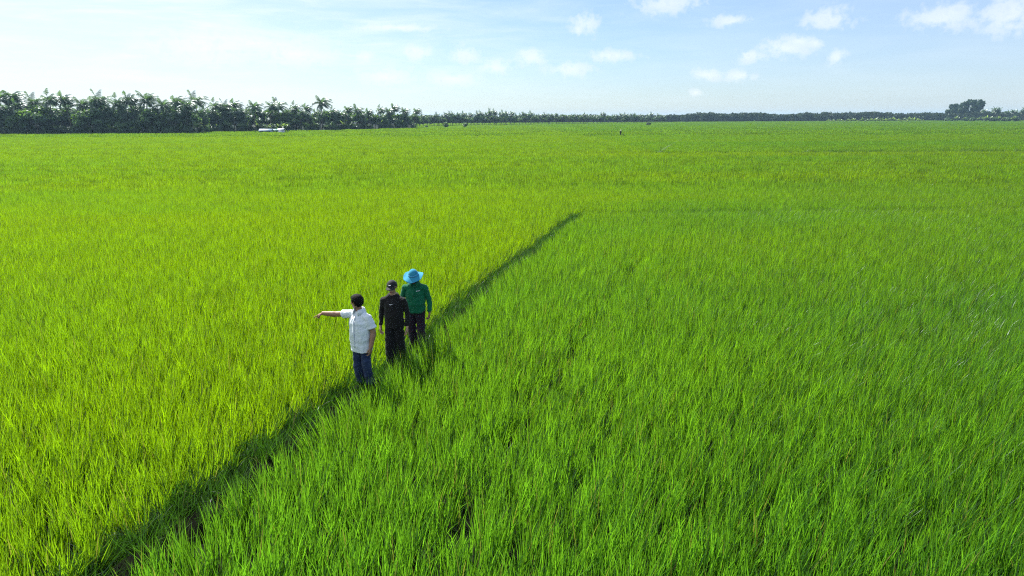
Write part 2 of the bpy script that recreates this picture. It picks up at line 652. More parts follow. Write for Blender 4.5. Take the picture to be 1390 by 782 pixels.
for s in range(6):
    g = np.random.default_rng(100 + s)
    proto('rice_tuft', *leaf_cluster(30, 0.095, 0.36, 0.66, 0.0115, R(13), R(44), g, 3), M['rice'])
for s in range(3):
    g = np.random.default_rng(200 + s)
    proto('rice_patch', *leaf_cluster(230, 0.56, 0.34, 0.70, 0.021, R(13), R(42), g, 2, True), M['rice'])
for s in range(3):
    g = np.random.default_rng(300 + s)
    proto('rice_far_patch', *leaf_cluster(420, 2.5, 0.42, 0.74, 0.075, R(18), R(45), g, 2, True), M['rice'])
sets = []
for p, lod, base, cnt in ((pn, 0, 0, 6), (pm, 1, 6, 3), (pf, 2, 9, 3)):
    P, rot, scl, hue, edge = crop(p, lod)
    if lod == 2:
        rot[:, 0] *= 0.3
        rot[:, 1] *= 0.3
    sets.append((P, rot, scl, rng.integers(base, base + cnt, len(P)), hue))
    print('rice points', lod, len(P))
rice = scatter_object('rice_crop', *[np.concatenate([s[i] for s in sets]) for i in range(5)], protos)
tag(rice, 'bright green young rice covering the whole field to the trees', 'rice crop', kind='stuff')

# ------------------------------------------------------------------ ground and bunds
gv, gt = [], []
G = Geo()
S = 4000.0
xs = np.array([-S, -900, -200, -60, 0, 60, 200, 900, S])
ys = np.array([-60, 0, 40, 120, 400, 900, S])
gx, gy = np.meshgrid(xs, ys)
nv = np.stack([gx.ravel(), gy.ravel(), np.full(gx.size, FIELD_Z)], 1)
tt = []
for jj in range(len(ys) - 1):
    for ii in range(len(xs) - 1):
        a = jj * len(xs) + ii
        tt += [(a, a + 1, a + len(xs)), (a + 1, a + len(xs) + 1, a + len(xs))]
m, nt, out = new_mat('field_soil')
k = NT(nt)
geo = k.n('ShaderNodeNewGeometry')
nn = k.noise(geo.outputs['Position'], 0.8, 5, 0.6)
colr = k.mix(nn, (0.005, 0.009, 0.003, 1), (0.012, 0.016, 0.006, 1))
# beyond the rice lies pasture and other green land
sepg = k.n('ShaderNodeSeparateXYZ')
k.link(geo.outputs['Position'], sepg.inputs[0])
farf = k.mapr(sepg.outputs[1], 840, 900)
colr = k.mix(farf, colr, (0.13, 0.24, 0.05, 1))
p = k.n('ShaderNodeBsdfPrincipled')
k.link(colr, p.inputs['Base Color'])
p.inputs['Roughness'].default_value = 0.85
p.inputs['Specular IOR Level'].default_value = 0.05
k.link(p.outputs[0], out.inputs[0])
ground = link_obj('ground', tri_mesh('ground', nv, tt, m))
tag(ground, kind='structure')


def ridge(name, poly, top_z, top_w, base_w, mat, label, step=0.25, amp=0.05, seed=3):
    """earth bank with a rough worn top"""
    pts = []
    for (ax, ay), (bx, by) in zip(poly[:-1], poly[1:]):
        L = math.hypot(bx - ax, by - ay)
        n = max(1, int(L / step))
        for i in range(n):
            pts.append((ax + (bx - ax) * i / n, ay + (by - ay) * i / n))
    pts.append(poly[-1])
    pts = np.array(pts)
    tan = np.gradient(pts, axis=0)
    tan /= np.linalg.norm(tan, axis=1)[:, None]
    nor = np.stack([tan[:, 1], -tan[:, 0]], 1)
    prof = [(-base_w / 2, FIELD_Z - 0.05), (-base_w / 2 * 0.8, FIELD_Z + 0.06), (-top_w / 2, top_z - 0.03), (-top_w / 4, top_z), (0, top_z - 0.015), (top_w / 4, top_z), (top_w / 2, top_z - 0.03),
            (base_w / 2 * 0.8, FIELD_Z + 0.06), (base_w / 2, FIELD_Z - 0.05)]
    V = []
    for i, q in enumerate(pts):
        for (o, z) in prof:
            xx, yy = q + nor[i] * o
            V.append((xx, yy, z))
    V = np.array(V)
    nzv = fbm(V[:, 0], V[:, 1], 3.0, seed) - 0.5
    V[:, 2] += nzv * amp * 2 * (V[:, 2] > FIELD_Z)
    V[:, 0] += (fbm(V[:, 0], V[:, 1], 2.0, seed + 5) - 0.5) * amp * 2
    T = []
    m_ = len(prof)
    for i in range(len(pts) - 1):
        for q in range(m_ - 1):
            a = i * m_ + q
            T += [(a, a + 1, a + m_), (a + 1, a + m_ + 1, a + m_)]
    o = link_obj(name, tri_mesh(name, V, T, mat, None, True))
    tag(o, kind='structure')
    return o


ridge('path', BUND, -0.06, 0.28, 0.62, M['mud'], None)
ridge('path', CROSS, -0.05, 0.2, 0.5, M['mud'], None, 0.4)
ridge('path', BUND2, 0.0, 0.7, 1.3, M['mud'], None, 1.0, 0.06)
M['pale_earth'] = plain_mat('pale_earth', (0.045, 0.085, 0.015), 0.9, 1.0, 0.5)
ridge('path', BUND3, 0.15, 0.4, 1.1, M['pale_earth'], None, 0.6, 0.06)
ridge('path', BUND4, 0.05, 0.8, 1.6, M['pale_earth'], None, 2.0, 0.06)

# weeds that grow on the main bund ----------------------------------------
wprotos = []
for s in range(4):
    g = np.random.default_rng(400 + s)
    V, T, C = leaf_cluster(16, 0.10, 0.22, 0.55, 0.011, R(40), R(95), g, 5)
    wprotos.append(bpy.data.objects.new('weed_tuft', tri_mesh('weed_tuft', V, T, M['weed'], C)))
for s in range(2):
    g = np.random.default_rng(420 + s)
    V, T, C = leaf_cluster(5, 0.10, 0.30, 0.62, 0.010, R(45), R(110), g, 5)
    wprotos.append(bpy.data.objects.new('dry_tuft', tri_mesh('dry_tuft', V, T, M['dry'], C)))


def along(poly, spacing, spread, off=0.0):
    out = []
    for (ax, ay), (bx, by) in zip(poly[:-1], poly[1:]):
        L = math.hypot(bx - ax, by - ay)
        n = int(L / spacing)
        t = rng.random(n)
        o = rng.normal(off, spread, n)
        dx, dy = (bx - ax) / L, (by - ay) / L
        out.append(np.stack([ax + dx * t * L + dy * o, ay + dy * t * L - dx * o], 1))
    return np.concatenate(out)


FEET = []
wp = np.concatenate([along(BUND, 0.055, 0.11, -0.22), along(BUND, 0.030, 0.09, -0.43)])
wp2 = along(BUND2, 0.14, 0.35)
wp3 = along(CROSS, 0.05, 0.14)
wp = np.concatenate([wp, along(BUND, 0.13, 0.13, 0.08)])
wpts = np.concatenate([wp, wp2, wp3])
sw_mul = np.concatenate([np.full(len(wp), 1.0), np.where(wp2[:, 0] > xB - 1, 0.9 + 1.3 * fbm(wp2[:, 0], wp2[:, 1], 0.25, 88), 1.0), np.full(len(wp3), 1.25)])
n = len(wpts)
dW, sW, wnx, wny = poly_dist(wpts[:, 0], wpts[:, 1], BUND)
keepw = ~((dW < 0.10) & (rng.random(n) < 0.5))
zz = np.where(dW < 0.16, -0.09, -0.20)
ph = np.where((sW < 0) & (dW < 1), np.arctan2(-wny, -wnx), R(0)) + rng.normal(0, 0.7, n)
rotw = tilt_euler(ph, rng.uniform(0, R(30), n), rng.uniform(0, 6.28, n))
sw = rng.uniform(0.6, 1.15, n) * sw_mul
idxw = np.where((rng.random(n) < 0.05) & (sw_mul == 1.0), rng.integers(4, 6, n), rng.integers(0, 4, n))
P = np.stack([wpts[:, 0], wpts[:, 1], zz], 1)
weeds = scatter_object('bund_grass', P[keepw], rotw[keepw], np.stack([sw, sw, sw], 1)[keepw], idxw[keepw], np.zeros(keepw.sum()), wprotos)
tag(weeds, 'dark tangled grass hanging over the narrow earth path', 'grass', kind='stuff')

# ------------------------------------------------------------------ trees


def palm_geo(g, h, nfr=22, flen=3.3, leaflets=20, wind=0.35, wid=0.085, droop=1.0):
    """trunk and crown of a coconut palm whose crown tip stands near height h"""
    tr, cr = Geo(), Geo()
    th = h - 1.7
    lean = g.uniform(-0.10, 0.16)
    t = np.linspace(0, 1, 9)
    px_ = lean * th * t ** 1.7 + 0.12 * np.sin(t * 3 + g.uniform(0, 3))
    py_ = g.uniform(-0.06, 0.06) * th * t ** 1.5
    pts = np.stack([px_ - px_[0], py_ - py_[0], t * th], 1)
    tr.tube(pts, np.interp(t, [0, 0.08, 1], [0.24, 0.16, 0.10]), 8)
    top = pts[-1]
    for i in range(nfr):
        a = i * 2.39996 + g.uniform(-0.3, 0.3)
        u = (i + 0.5) / nfr
        elev = math.radians(68 - 88 * u + g.uniform(-8, 8))      # young fronds upright, old ones hang
        L = flen * g.uniform(0.85, 1.1) * (0.75 + 0.35 * math.sin(math.pi * min(1, u + 0.25)))
        d = np.array([math.cos(a) * math.cos(elev), math.sin(a) * math.cos(elev), math.sin(elev)])
        n = 10
        p = top.copy()
        P = [p.copy()]
        for s in range(n):
            d = d + np.array([wind * 0.16, 0, 0]) + np.array([0, 0, -0.13 * droop * (0.5 + s / n)])
            d /= np.linalg.norm(d)
            p = p + d * L / n
            P.append(p.copy())
        P = np.array(P)
        cr.tube(P, np.linspace(0.04, 0.008, n + 1), 3, 0.7)
        tang = np.gradient(P, axis=0)
        tang /= np.linalg.norm(tang, axis=1)[:, None]
        tt_ = np.linspace(0.12, 0.98, leaflets)
        V, T = [], []
        for tq in tt_:
            pos = np.array([np.interp(tq * n, np.arange(n + 1), P[:, c]) for c in range(3)])
            tg = np.array([np.interp(tq * n, np.arange(n + 1), tang[:, c]) for c in range(3)])
            sd_ = np.cross(tg, (0, 0, 1.0))
            sd_ /= np.linalg.norm(sd_) + 1e-6
            ll = (0.25 + 0.62 * math.sin(math.pi * (0.15 + 0.8 * tq))) * flen / 3.3
            for sg in (-1, 1):
                q = sd_ * sg * 0.75 + tg * 0.55 + np.array([wind * 0.35, 0, -0.25 - 0.35 * g.random()])
                q /= np.linalg.norm(q)
                w = tg * wid * 0.5
                mid = pos + q * ll * 0.55
                tip = pos + q * ll + np.array([0, 0, -0.16 * ll])
                b = len(V)
                V += [pos - w, pos + w, mid - w, mid + w, tip]
                T += [(b, b + 1, b + 2), (b + 1, b + 3, b + 2), (b + 2, b + 3, b + 4)]
        cr.add(V, T, g.uniform(0.25, 1.0))
    return tr, cr


def nuts_geo(g, top):
    ng_ = Geo()
    for i in range(6):
        a = i * 1.05 + g.uniform(-.2, .2)
        c = np.array(top) + np.array([math.cos(a) * 0.22, math.sin(a) * 0.22, -0.25 + g.uniform(-.1, .05)])
        bm_ = bmesh.new()
        bmesh.ops.create_icosphere(bm_, subdivisions=1, radius=0.12)
        vs = np.array([v.co[:] for v in bm_.verts]) * np.array([1, 1, 1.2]) + c
        fs = [[v.index for v in f.verts] for f in bm_.faces]
        bm_.free()
        ng_.add(vs, fs)
    return ng_


def leaf_cloud(geo_, lobes, per_m2, size, g, up=0.4):
    """leaf sprays spread through the outer part of uneven lobes"""
    for (c, r) in lobes:
        c, r = np.array(c, float), np.array(r, float)
        area = 4 * math.pi * ((r[0] * r[1]) ** 1.6 / 3 + (r[0] * r[2]) ** 1.6 / 3 + (r[1] * r[2]) ** 1.6 / 3) ** (1 / 1.6)
        n = int(area * per_m2)
        d = g.normal(size=(n, 3))
        d /= np.linalg.norm(d, axis=1)[:, None]
        bump = 1 + 0.22 * np.sin(d[:, 0] * 6 + c[0]) * np.sin(d[:, 1] * 5 + c[1] * 2) + 0.16 * np.sin(d[:, 2] * 9 + c[0] * 3)
        rad = (0.55 + 0.45 * g.random(n) ** 0.5) * bump
        pos = c + d * r * rad[:, None]
        nrm = d + g.normal(0, 0.6, (n, 3)) + np.array([0, 0, up])
        nrm /= np.linalg.norm(nrm, axis=1)[:, None]
        a = np.cross(nrm, g.normal(size=(n, 3)))
        a /= np.linalg.norm(a, axis=1)[:, None]
        b = np.cross(nrm, a)
        s = (size * g.uniform(0.6, 1.4, n))[:, None]
        V = np.stack([pos - a * s, pos + b * s * 0.45, pos + a * s, pos - b * s * 0.45], 1).reshape(-1, 3)
        base = (np.arange(n) * 4)[:, None, None]
        T = (base + np.array([(0, 1, 2), (0, 2, 3)])[None]).reshape(-1, 3)
        tint = np.repeat(np.clip(g.normal(0.5, 0.25, n), 0, 1), 4)
        geo_.add(V, T, tint)


def banana_geo(g, h):
    cr, tr = Geo(), Geo()
    for st_ in range(3):
        ox, oy = g.uniform(-0.6, 0.6), g.uniform(-0.4, 0.4)
        hh = h * g.uniform(0.75, 1.0)
        tr.tube(np.array([(ox, oy, 0), (ox + .03, oy, hh * 0.3), (ox + .05, oy, hh * 0.55)]), [0.11, 0.09, 0.06], 7)
        for i in range(8):
            a = i * 2.4 + g.uniform(-.3, .3)
            elev = R(75 - 55 * (i / 8))
            L = hh * 0.62 * g.uniform(0.8, 1.15)
            d = np.array([math.cos(a) * math.cos(elev), math.sin(a) * math.cos(elev), math.sin(elev)])
            p = np.array([ox + .05, oy, hh * 0.55])
            sd_ = np.cross(d, (0, 0, 1.0))
            sd_ /= np.linalg.norm(sd_)
            V, T = [], []
            n = 7
            for s in range(n + 1):
                w = 0.26 * h / 3.2 * math.sin(math.pi * (0.08 + 0.88 * s / n)) * (0 if s == 0 else 1) + 0.02
                V += [p - sd_ * w - np.array([0, 0, .12 * w]), p, p + sd_ * w - np.array([0, 0, .12 * w])]
                d = d + np.array([0.05, 0, -0.24 * (0.4 + s / n)])
                d /= np.linalg.norm(d)
                p = p + d * L / n
            for s in range(n):
                q = s * 3
                T += [(q, q + 1, q + 3), (q + 1, q + 4, q + 3), (q + 1, q + 2, q + 4), (q + 2, q + 5, q + 4)]
            cr.add(V, T, g.uniform(0.2, 1.0))
    return tr, cr


def make_tree(name, trunk_me, crown_me, loc, scale, rz, label, cat, group=None, extra=None, crown_name='crown', zs=None):
    root = empty(name, loc)
    root.scale = (scale, scale, zs or scale)
    root.rotation_euler = (0, 0, rz)
    tag(root, label, cat, group)
    if trunk_me is not None:
        link_obj('trunk', trunk_me, root)
    link_obj(crown_name, crown_me, root)
    if extra is not None:
        link_obj('coconut_bunch', extra, root)
    return root


PALMS = []
for s, (w, fl) in enumerate(((0.55, 3.5), (0.75, 3.2), (0.45, 3.7), (0.65, 3.3), (0.8, 3.0))):
    g = np.random.default_rng(500 + s)
    tr, cr = palm_geo(g, 10.0, 30, fl, 30, w, 0.085, 1.15)
    PALMS.append((tr.mesh('palm_trunk', M['bark'], True), cr.mesh('palm_crown', M['palm']), 10.0))
SHRUBS = []
for s in range(3):
    g = np.random.default_rng(600 + s)
    ge, tg_ = Geo(), Geo()
    lobes = [((g.uniform(-1.1, 1.1), g.uniform(-.6, .6), g.uniform(0.7, 1.9)), (g.uniform(.7, 1.1), g.uniform(.7, 1.0), g.uniform(.6, 1.0))) for _ in range(6)]
    leaf_cloud(ge, lobes, 26, 0.20, g)
    for q in range(5):
        tg_.tube(np.array([(g.uniform(-.2, .2), g.uniform(-.1, .1), 0), (g.uniform(-.5, .5), g.uniform(-.3, .3), .8), (g.uniform(-1, 1), g.uniform(-.5, .5), 1.7)]), [.06, .045, .02], 5)
    SHRUBS.append((tg_.mesh('shrub_stem', M['bark']), ge.mesh('shrub_crown', M['broad'])))
BANANAS = []
for s in range(3):
    g = np.random.default_rng(620 + s)
    tr, cr = banana_geo(g, 3.6)
    BANANAS.append((tr.mesh('banana_stem', M['banana'], True), cr.mesh('banana_leaves', M['banana'])))


def broad_tree(seed, h, w, per=14, size=0.34, mat='broad', nl=12, low=0.25):
    g = np.random.default_rng(seed)
    ge, tg_ = Geo(), Geo()
    lobes = []
    for q in range(nl):
        u = q / (nl - 1)
        zz_ = h * (low + 0.16 + (0.84 - low - 0.10) * g.random() ** 0.8)
        spread = w * 0.5 * math.sqrt(max(0.12, 1 - ((zz_ / h - 0.52) / 0.52) ** 2))
        a = q * 2.4 + g.uniform(-.4, .4)
        rr = spread * g.uniform(0.35, 0.78)
        lobes.append(((math.cos(a) * rr, math.sin(a) * rr, zz_), (w * g.uniform(.15, .24), w * g.uniform(.15, .24), h * g.uniform(.09, .15))))
    leaf_cloud(ge, lobes, per, size, g)
    tg_.tube(np.array([(0, 0, 0), (.1, 0, h * .2), (.05, .1, h * .42), (.2, 0, h * .75)]), [h * .03, h * .024, h * .018, h * .006], 8)
    for (c, r) in lobes:
        b0 = np.array([.05, .05, h * g.uniform(.18, .42)])
        c = np.array(c)
        tg_.tube(np.array([b0, (b0 + c) / 2 + np.array([0, 0, -.04 * h]), c]), [h * .011, h * .008, h * .003], 5)
    return tg_.mesh('tree_trunk', M['bark'], True), ge.mesh('tree_crown', M[mat])


BROADS = [broad_tree(640 + s, 6.0, 6.5) for s in range(3)]

# --- the wood along the left edge of the field: its palms one by one
TALL = [(5, 123, 'tall coconut palm at the far left end of the wood, beside a second tall palm'), (19, 123, 'tall wind blown coconut palm, the right one of the pair at the left end'),
        (55, 131, None), (74, 127, 'coconut palm whose blown crown clears the wood just right of the tall pair'), (98, 127, None), (116, 134, None), (127, 131, None),
        (143, 128, 'slender coconut palm standing out against a gap of white sky in the wood'), (164, 132, None), (184, 127, None), (203, 126, 'tallest blown coconut palm above the round bright green tree in the wood'),
        (238, 130, None), (272, 129, 'coconut palm with a raised crown where the edge of the wood steps back'), (295, 137, None), (325, 136, None), (347, 138, None),
        (368, 138, None), (382, 137, None), (402, 141, None), (420, 142, None), (438, 132, 'lone coconut palm whose small crown rises above the even tops of the wood'), (470, 144, None), (488, 145, None),
        (517, 145, None), (538, 142, 'coconut palm rising highest near the right end of the wood'), (549, 147, None), (563, 147, 'outermost coconut palm at the right end of the wood'),
        (-30, 126, None), (-75, 130, None), (33, 136, None), (225, 135, None), (255, 136, None), (310, 139, None), (453, 147, None), (503, 148, None), (528, 147, None)]
GRP_P = 'coconut palms packed in the wood along the left edge of the field'
LAB_P = 'coconut palm packed among its likes in the wood left of the field'
edge_x, edge_y = [a for a, b in WOOD_EDGE], [b for a, b in WOOD_EDGE]
kk = 0


def plant(px_, back, top=None, hgt=None):
    ey = np.interp(px_, edge_x, edge_y)
    q = pix(px_, ey, 0.35)
    d = math.hypot(q[0], q[1])
    u = q[:2] / d
    loc = u * (d + back)
    if top is not None:
        hgt = height_at(px_, top, d + back) - FIELD_Z
    return (loc[0], loc[1], FIELD_Z), hgt


for (px_, top, lab) in TALL:
    loc, hgt = plant(px_, rng.uniform(2, 7), top)
    tm, cm, ph_ = PALMS[kk % 5]
    kk += 1
    make_tree('coconut_palm', tm, cm, loc, hgt / ph_ * 0.98, rng.uniform(-.5, .5), lab or LAB_P, 'palm tree', GRP_P)
for row, (back, n_) in enumerate(((3, 40), (8, 48), (14, 44))):
    for i in range(n_):
        px_ = -110 + (672) * (i + rng.uniform(-.35, .35) + .5) / n_
        topref = np.interp(px_, [-110, 0, 200, 270, 440, 565], [138, 138, 139, 142, 147, 151])
        loc, hgt = plant(px_, back + rng.uniform(-1.5, 3), topref + rng.uniform(2, 18 if row == 0 else 10))
        tm, cm, ph_ = PALMS[kk % 5]
        kk += 1
        make_tree('coconut_palm', tm, cm, loc, hgt / ph_ * .9, rng.uniform(-.5, .5), LAB_P, 'palm tree', GRP_P, zs=hgt / ph_)
n_palms = kk
# leafy trees that fill the inside of the wood
for i in range(75):
    px_ = -112 + 676 * (i + rng.uniform(-.4, .4) + .5) / 75
    loc, hgt = plant(px_, rng.uniform(5, 19), np.interp(px_, [-110, 0, 270, 440, 565], [146, 146, 149, 153, 156]) + rng.uniform(-1, 6))
    tm, cm = BROADS[i % 3]
    hgt *= 1.0 if px_ < 280 else 1.13
    make_tree('leafy_tree', tm, cm, loc, hgt / 6.0, rng.uniform(0, 6), 'dark leafy tree filling the inside of the palm wood on the left', 'tree', 'leafy trees inside the palm wood')
# under storey
for i in range(46):
    px_ = -105 + 668 * (i + rng.uniform(-.3, .3) + .5) / 46
    loc, _ = plant(px_, rng.uniform(0.2, 2.0))
    tm, cm = BANANAS[i % 3]
    make_tree('banana_plant', tm, cm, loc, rng.uniform(.75, 1.2), rng.uniform(0, 6), 'banana plant with pale drooping leaves under the coconut palms on the left', 'banana plant', 'banana plants along the foot of the wood', crown_name='leaf_crown')
for i in range(74):
    px_ = -105 + 668 * (i + rng.uniform(-.4, .4) + .5) / 74
    loc, _ = plant(px_, rng.uniform(1.2, 6.0))
    tm, cm = SHRUBS[i % 3]
    make_tree('shrub', tm, cm, loc, rng.uniform(.8, 1.45), rng.uniform(0, 6), 'dark leafy shrub at the foot of the coconut palms on the left', 'shrub', 'shrubs along the foot of the wood')
for (px_, top, sc_, lab) in ((52, 142, 0.95, 'bright green leafy tree among the palms near the left end of the wood'), (122, 146, .85, 'leafy tree half hidden behind banana plants left of the slender palm'),
                             (206, 148, 1.0, 'round bright green tree at the front of the wood below the tallest blown palm'), (232, 152, .9, 'round green tree where the front edge of the wood steps back'),
                             (30, 152, .8, 'low leafy tree at the front of the wood below the tall pair of palms')):
    loc, hgt = plant(px_, 1.5, top)
    tm, cm = BROADS[kk % 3]
    kk += 1
    make_tree('leafy_tree', tm, cm, loc, hgt / 6.0 * 1.0, rng.uniform(0, 6), lab, 'tree')

# --- second, more distant line of palms
GRP_Q = 'distant coconut palms in a line behind the field'
LAB_Q = 'distant hazy coconut palm in the even line right of the wood'
for i in range(92):
    px_ = 566 + 336 * (i + rng.uniform(-.4, .4) + .5) / 92
    basey = np.interp(px_, [566, 650, 750, 900], [171.3, 169.6, 168.3, 166.4])
    q = pix(px_, basey, 0.3)
    d = math.hypot(q[0], q[1])
    bk = rng.uniform(0, 16)
    top = np.interp(px_, [566, 600, 640, 670, 690, 740, 800, 900], [158, 155, 154, 151, 153, 155, 155, 156]) + rng.uniform(-2.2, 2.5)
    if i == 27:
        top = 149.5
    hgt = height_at(px_, top, d + bk) - FIELD_Z
    tm, cm, ph_ = PALMS[i % 5]
    u = q[:2] / d
    make_tree('coconut_palm', tm, cm, (*(u * (d + bk)), FIELD_Z), hgt / ph_ * .8, rng.uniform(-.5, .5),
              'distant coconut palm whose crown stands above the line right of the wood' if i == 27 else LAB_Q, 'palm tree', GRP_Q, zs=hgt / ph_)

for i in range(60):
    px_ = 566 + 336 * (i + rng.uniform(-.4, .4) + .5) / 60
    basey = np.interp(px_, [566, 650, 750, 900], [171.3, 169.6, 168.3, 166.4])
    q = pix(px_, basey, 0.3)
    d = math.hypot(q[0], q[1])
    bk = rng.uniform(6, 18)
    hgt = height_at(px_, np.interp(px_, [566, 700, 900], [157.5, 156, 157]) + rng.uniform(-1.5, 2), d + bk) - FIELD_Z
    tm, cm = BROADS[i % 3]
    u = q[:2] / d
    make_tree('leafy_tree', tm, cm, (*(u * (d + bk)), FIELD_Z), hgt / 6.0, rng.uniform(0, 6), 'hazy leafy tree between the distant palms right of the wood', 'tree', 'leafy trees among the distant palms')

# --- far wood, one hazy mass
ge = Geo()
g = np.random.default_rng(700)
for i in range(520):
    px_ = 540 + 960 * (i + g.uniform(-.4, .4)) / 520
    dist = np.interp(px_, [540, 900, 1300, 1500], [560, 640, 800, 840]) + g.uniform(0, 60)
    u = ray(px_, 160)[:2]
    u = u / np.linalg.norm(u)
    top = np.interp(px_, [540, 700, 900, 1000, 1150, 1280, 1400, 1500], [159, 158.5, 157, 154, 154, 153.5, 153, 153]) + g.normal(0, 0.8) + 1.0 * math.sin(px_ * .031) + .8 * math.sin(px_ * .083 + 1) - (1.4 if g.random() < 0.05 else 0)
    hgt = height_at(px_, top, dist)
    c = u * dist
    w = g.uniform(2.5, 4.6)
    leaf_cloud(ge, [((c[0], c[1], hgt * 0.76), (w, w, hgt * .24)), ((c[0] + g.uniform(-2, 2), c[1], hgt * 0.36), (w * 1.1, w, hgt * .36))], 0.7, 1.05, g)
fw = link_obj('far_wood', ge.mesh('far_wood', M['farwood']))
tag(fw, 'far hazy blue green wood along the horizon', 'wood', kind='stuff')

# --- right hand side: group of big trees and a few palms on the far edge of the field
for (px_, basey, top, wpx, seed, lab) in ((1293, 163.4, 139.5, 20, 801, 'left lower crown of the dark group of big trees standing alone on the field edge'),
                                          (1309, 163.6, 135.5, 24, 802, 'broad middle crown of the dark group of big trees standing alone on the field edge'),
                                          (1324, 163.4, 134.5, 19, 803, 'rightmost and tallest crown of the dark group of big trees beside the right palms')):
    q = pix(px_, basey, 0.2)
    d = math.hypot(q[0], q[1])
    hgt = height_at(px_, top, d) - FIELD_Z
    wid_ = wpx / F * d * .74
    tm, cm = broad_tree(seed, hgt, wid_, 9, 0.62, 'dark_broad', 16, 0.10)
    make_tree('big_tree', tm, cm, (q[0], q[1], FIELD_Z), 1, 0, lab, 'tree')
RP = [(1341, 148.5), (1346, 147), (1351, 146.5), (1357, 150), (1363, 150.5), (1368, 149), (1375, 151), (1381, 149), (1386, 146), (1398, 149), (1410, 147)]
for i, (px_, top) in enumerate(RP):
    q = pix(px_, 164, 0.2)
    d = math.hypot(q[0], q[1])
    hgt = height_at(px_, top, d) - FIELD_Z
    tm, cm, ph_ = PALMS[(i * 2) % 5]
    make_tree('coconut_palm', tm, cm, (q[0], q[1] + rng.uniform(-6, 6), FIELD_Z), hgt / ph_, rng.uniform(0, 6),
              'tallest coconut palm of the small group at the right edge' if px_ == 1386 else 'coconut palm in the small group right of the big dark trees', 'palm tree', 'coconut palms beside the big trees on the right')
for i in range(26):
    px_ = 1336 + 75 * (i + rng.random()) / 26 if i < 16 else 1284 + 50 * (i - 16 + rng.random()) / 10
    q = pix(px_, 164.6 if i < 16 else 164.3, 0.3)
    tm, cm = (BANANAS + SHRUBS)[i % 6]
    make_tree('low_bush', tm, cm, (q[0], q[1], FIELD_Z), rng.uniform(.9, 1.5), rng.uniform(0, 6), 'low pale bush under the palms and big trees on the right', 'bush', 'bushes under the trees on the right')
for i in range(44):
    px_ = 1122 + 132 * (i + rng.uniform(-.3, .3) + .5) / 44
    q = pix(px_, 166.2 + rng.uniform(-.4, .2), 0.25)
    d = math.hypot(q[0], q[1])
    hgt = rng.uniform(1.8, 3.4) * np.interp(px_, [1122, 1200, 1254], [.7, 1.1, .9])
    tm, cm, ph_ = PALMS[i % 5]
    o = make_tree('young_palm', None, BANANAS[i % 3][1], (q[0], q[1], FIELD_Z), hgt / 3.3 * 1.2, rng.uniform(0, 6), 'small young palm in the low plantation row before the far wood', 'palm tree', 'young palms in the low row before the far wood', crown_name='leaf_crown')
# --- single bushes out in the field
for (px_, py_, sc_, lab) in ((606, 172.6, 1.15, 'dark round bush alone in the field before the distant palms'), (632, 172.2, .95, 'second dark bush in the field, right of the round one'),
                             (578.5, 172.4, .6, 'small upright bush in the field just right of the wood'), (880, 169.6, .85, 'small dark bush in the field below the far wood')):
    q = pix(px_, py_, 0.3)
    tm, cm = SHRUBS[kk % 3]
    kk += 1
    make_tree('bush', tm, cm, (q[0], q[1], FIELD_Z), sc_, rng.uniform(0, 6), lab, 'bush')
q = pix(384, 178.4, 0.35)
make_tree('banana_plant', *BANANAS[0], (q[0], q[1] + 1.2, FIELD_Z), 1.05, .4, 'pale banana plant behind the low white roofed shelter at the wood', 'banana plant', crown_name='leaf_crown')

# --- low white shelters by the wood
M['white_wall'] = plain_mat('white_wall', (0.72, 0.74, 0.76), 0.7, 2.0, 0.15)
M['blue_sheet'] = plain_mat('blue_sheet', (0.36, 0.45, 0.54), 0.6, 1.0, 0.25)
M['dark_gap'] = plain_mat('dark_plank', (0.06, 0.07, 0.07), 0.8, 2.0, 0.3)
M['green_sheet'] = plain_mat('green_sheet', (0.10, 0.26, 0.20), 0.6, 2.0, 0.2)


def box_geo(geo_, c, s, rot=0.0):
    hx, hy, hz = s[0] / 2, s[1] / 2, s[2] / 2
    V = np.array([(x, y, z) for x in (-hx, hx) for y in (-hy, hy) for z in (-hz, hz)])
    cr_, sr_ = math.cos(rot), math.sin(rot)
    V = np.stack([V[:, 0], V[:, 1] * cr_ - V[:, 2] * sr_, V[:, 1] * sr_ + V[:, 2] * cr_], 1) + np.array(c)
    T = [(0, 1, 3), (0, 3, 2), (4, 6, 7), (4, 7, 5), (0, 4, 5), (0, 5, 1), (2, 3, 7), (2, 7, 6), (0, 2, 6), (0, 6, 4), (1, 5, 7), (1, 7, 3)]
    geo_.add(V, T)


def part(name, build, mat, parent):
    ge_ = Geo()
    build(ge_)
    return link_obj(name, ge_.mesh(name, mat), parent)


def shelter(px_, base_y, w, dep, hw, roof_m, wall_m, label, open_front):
    q = pix(px_, base_y, 0.35)
    root = empty('field_shelter', (q[0], q[1], FIELD_Z))
    tag(root, label, 'shelter')
    part('back_wall', lambda ge_: box_geo(ge_, (0, dep / 2, hw / 2), (w, .12, hw)), wall_m, root)
    for sx in (-1, 1):
        part('side_wall', lambda ge_: box_geo(ge_, (sx * (w / 2 - .06), -0.063, hw / 2 - .02), (.12, dep - .006, hw - .04)), wall_m, root)
    if not open_front:
        part('front_wall', lambda ge_: box_geo(ge_, (0, -dep / 2 - .13, hw * .45), (w - .3, .12, hw * .9)), wall_m, root)
    else:
        for sx in (-.33, 0, .33):
            part('post', lambda ge_: box_geo(ge_, (sx * w, -dep / 2 - .1, hw / 2 - .05), (.12, .12, hw - .1)), M['dark_gap'], root)
    for sg in (-1, 1):
        part('roof', lambda ge_: box_geo(ge_, (0, sg * dep * .28, hw + .30), (w + .5, dep * .66, .05), -sg * 0.42), roof_m, root)
    return root


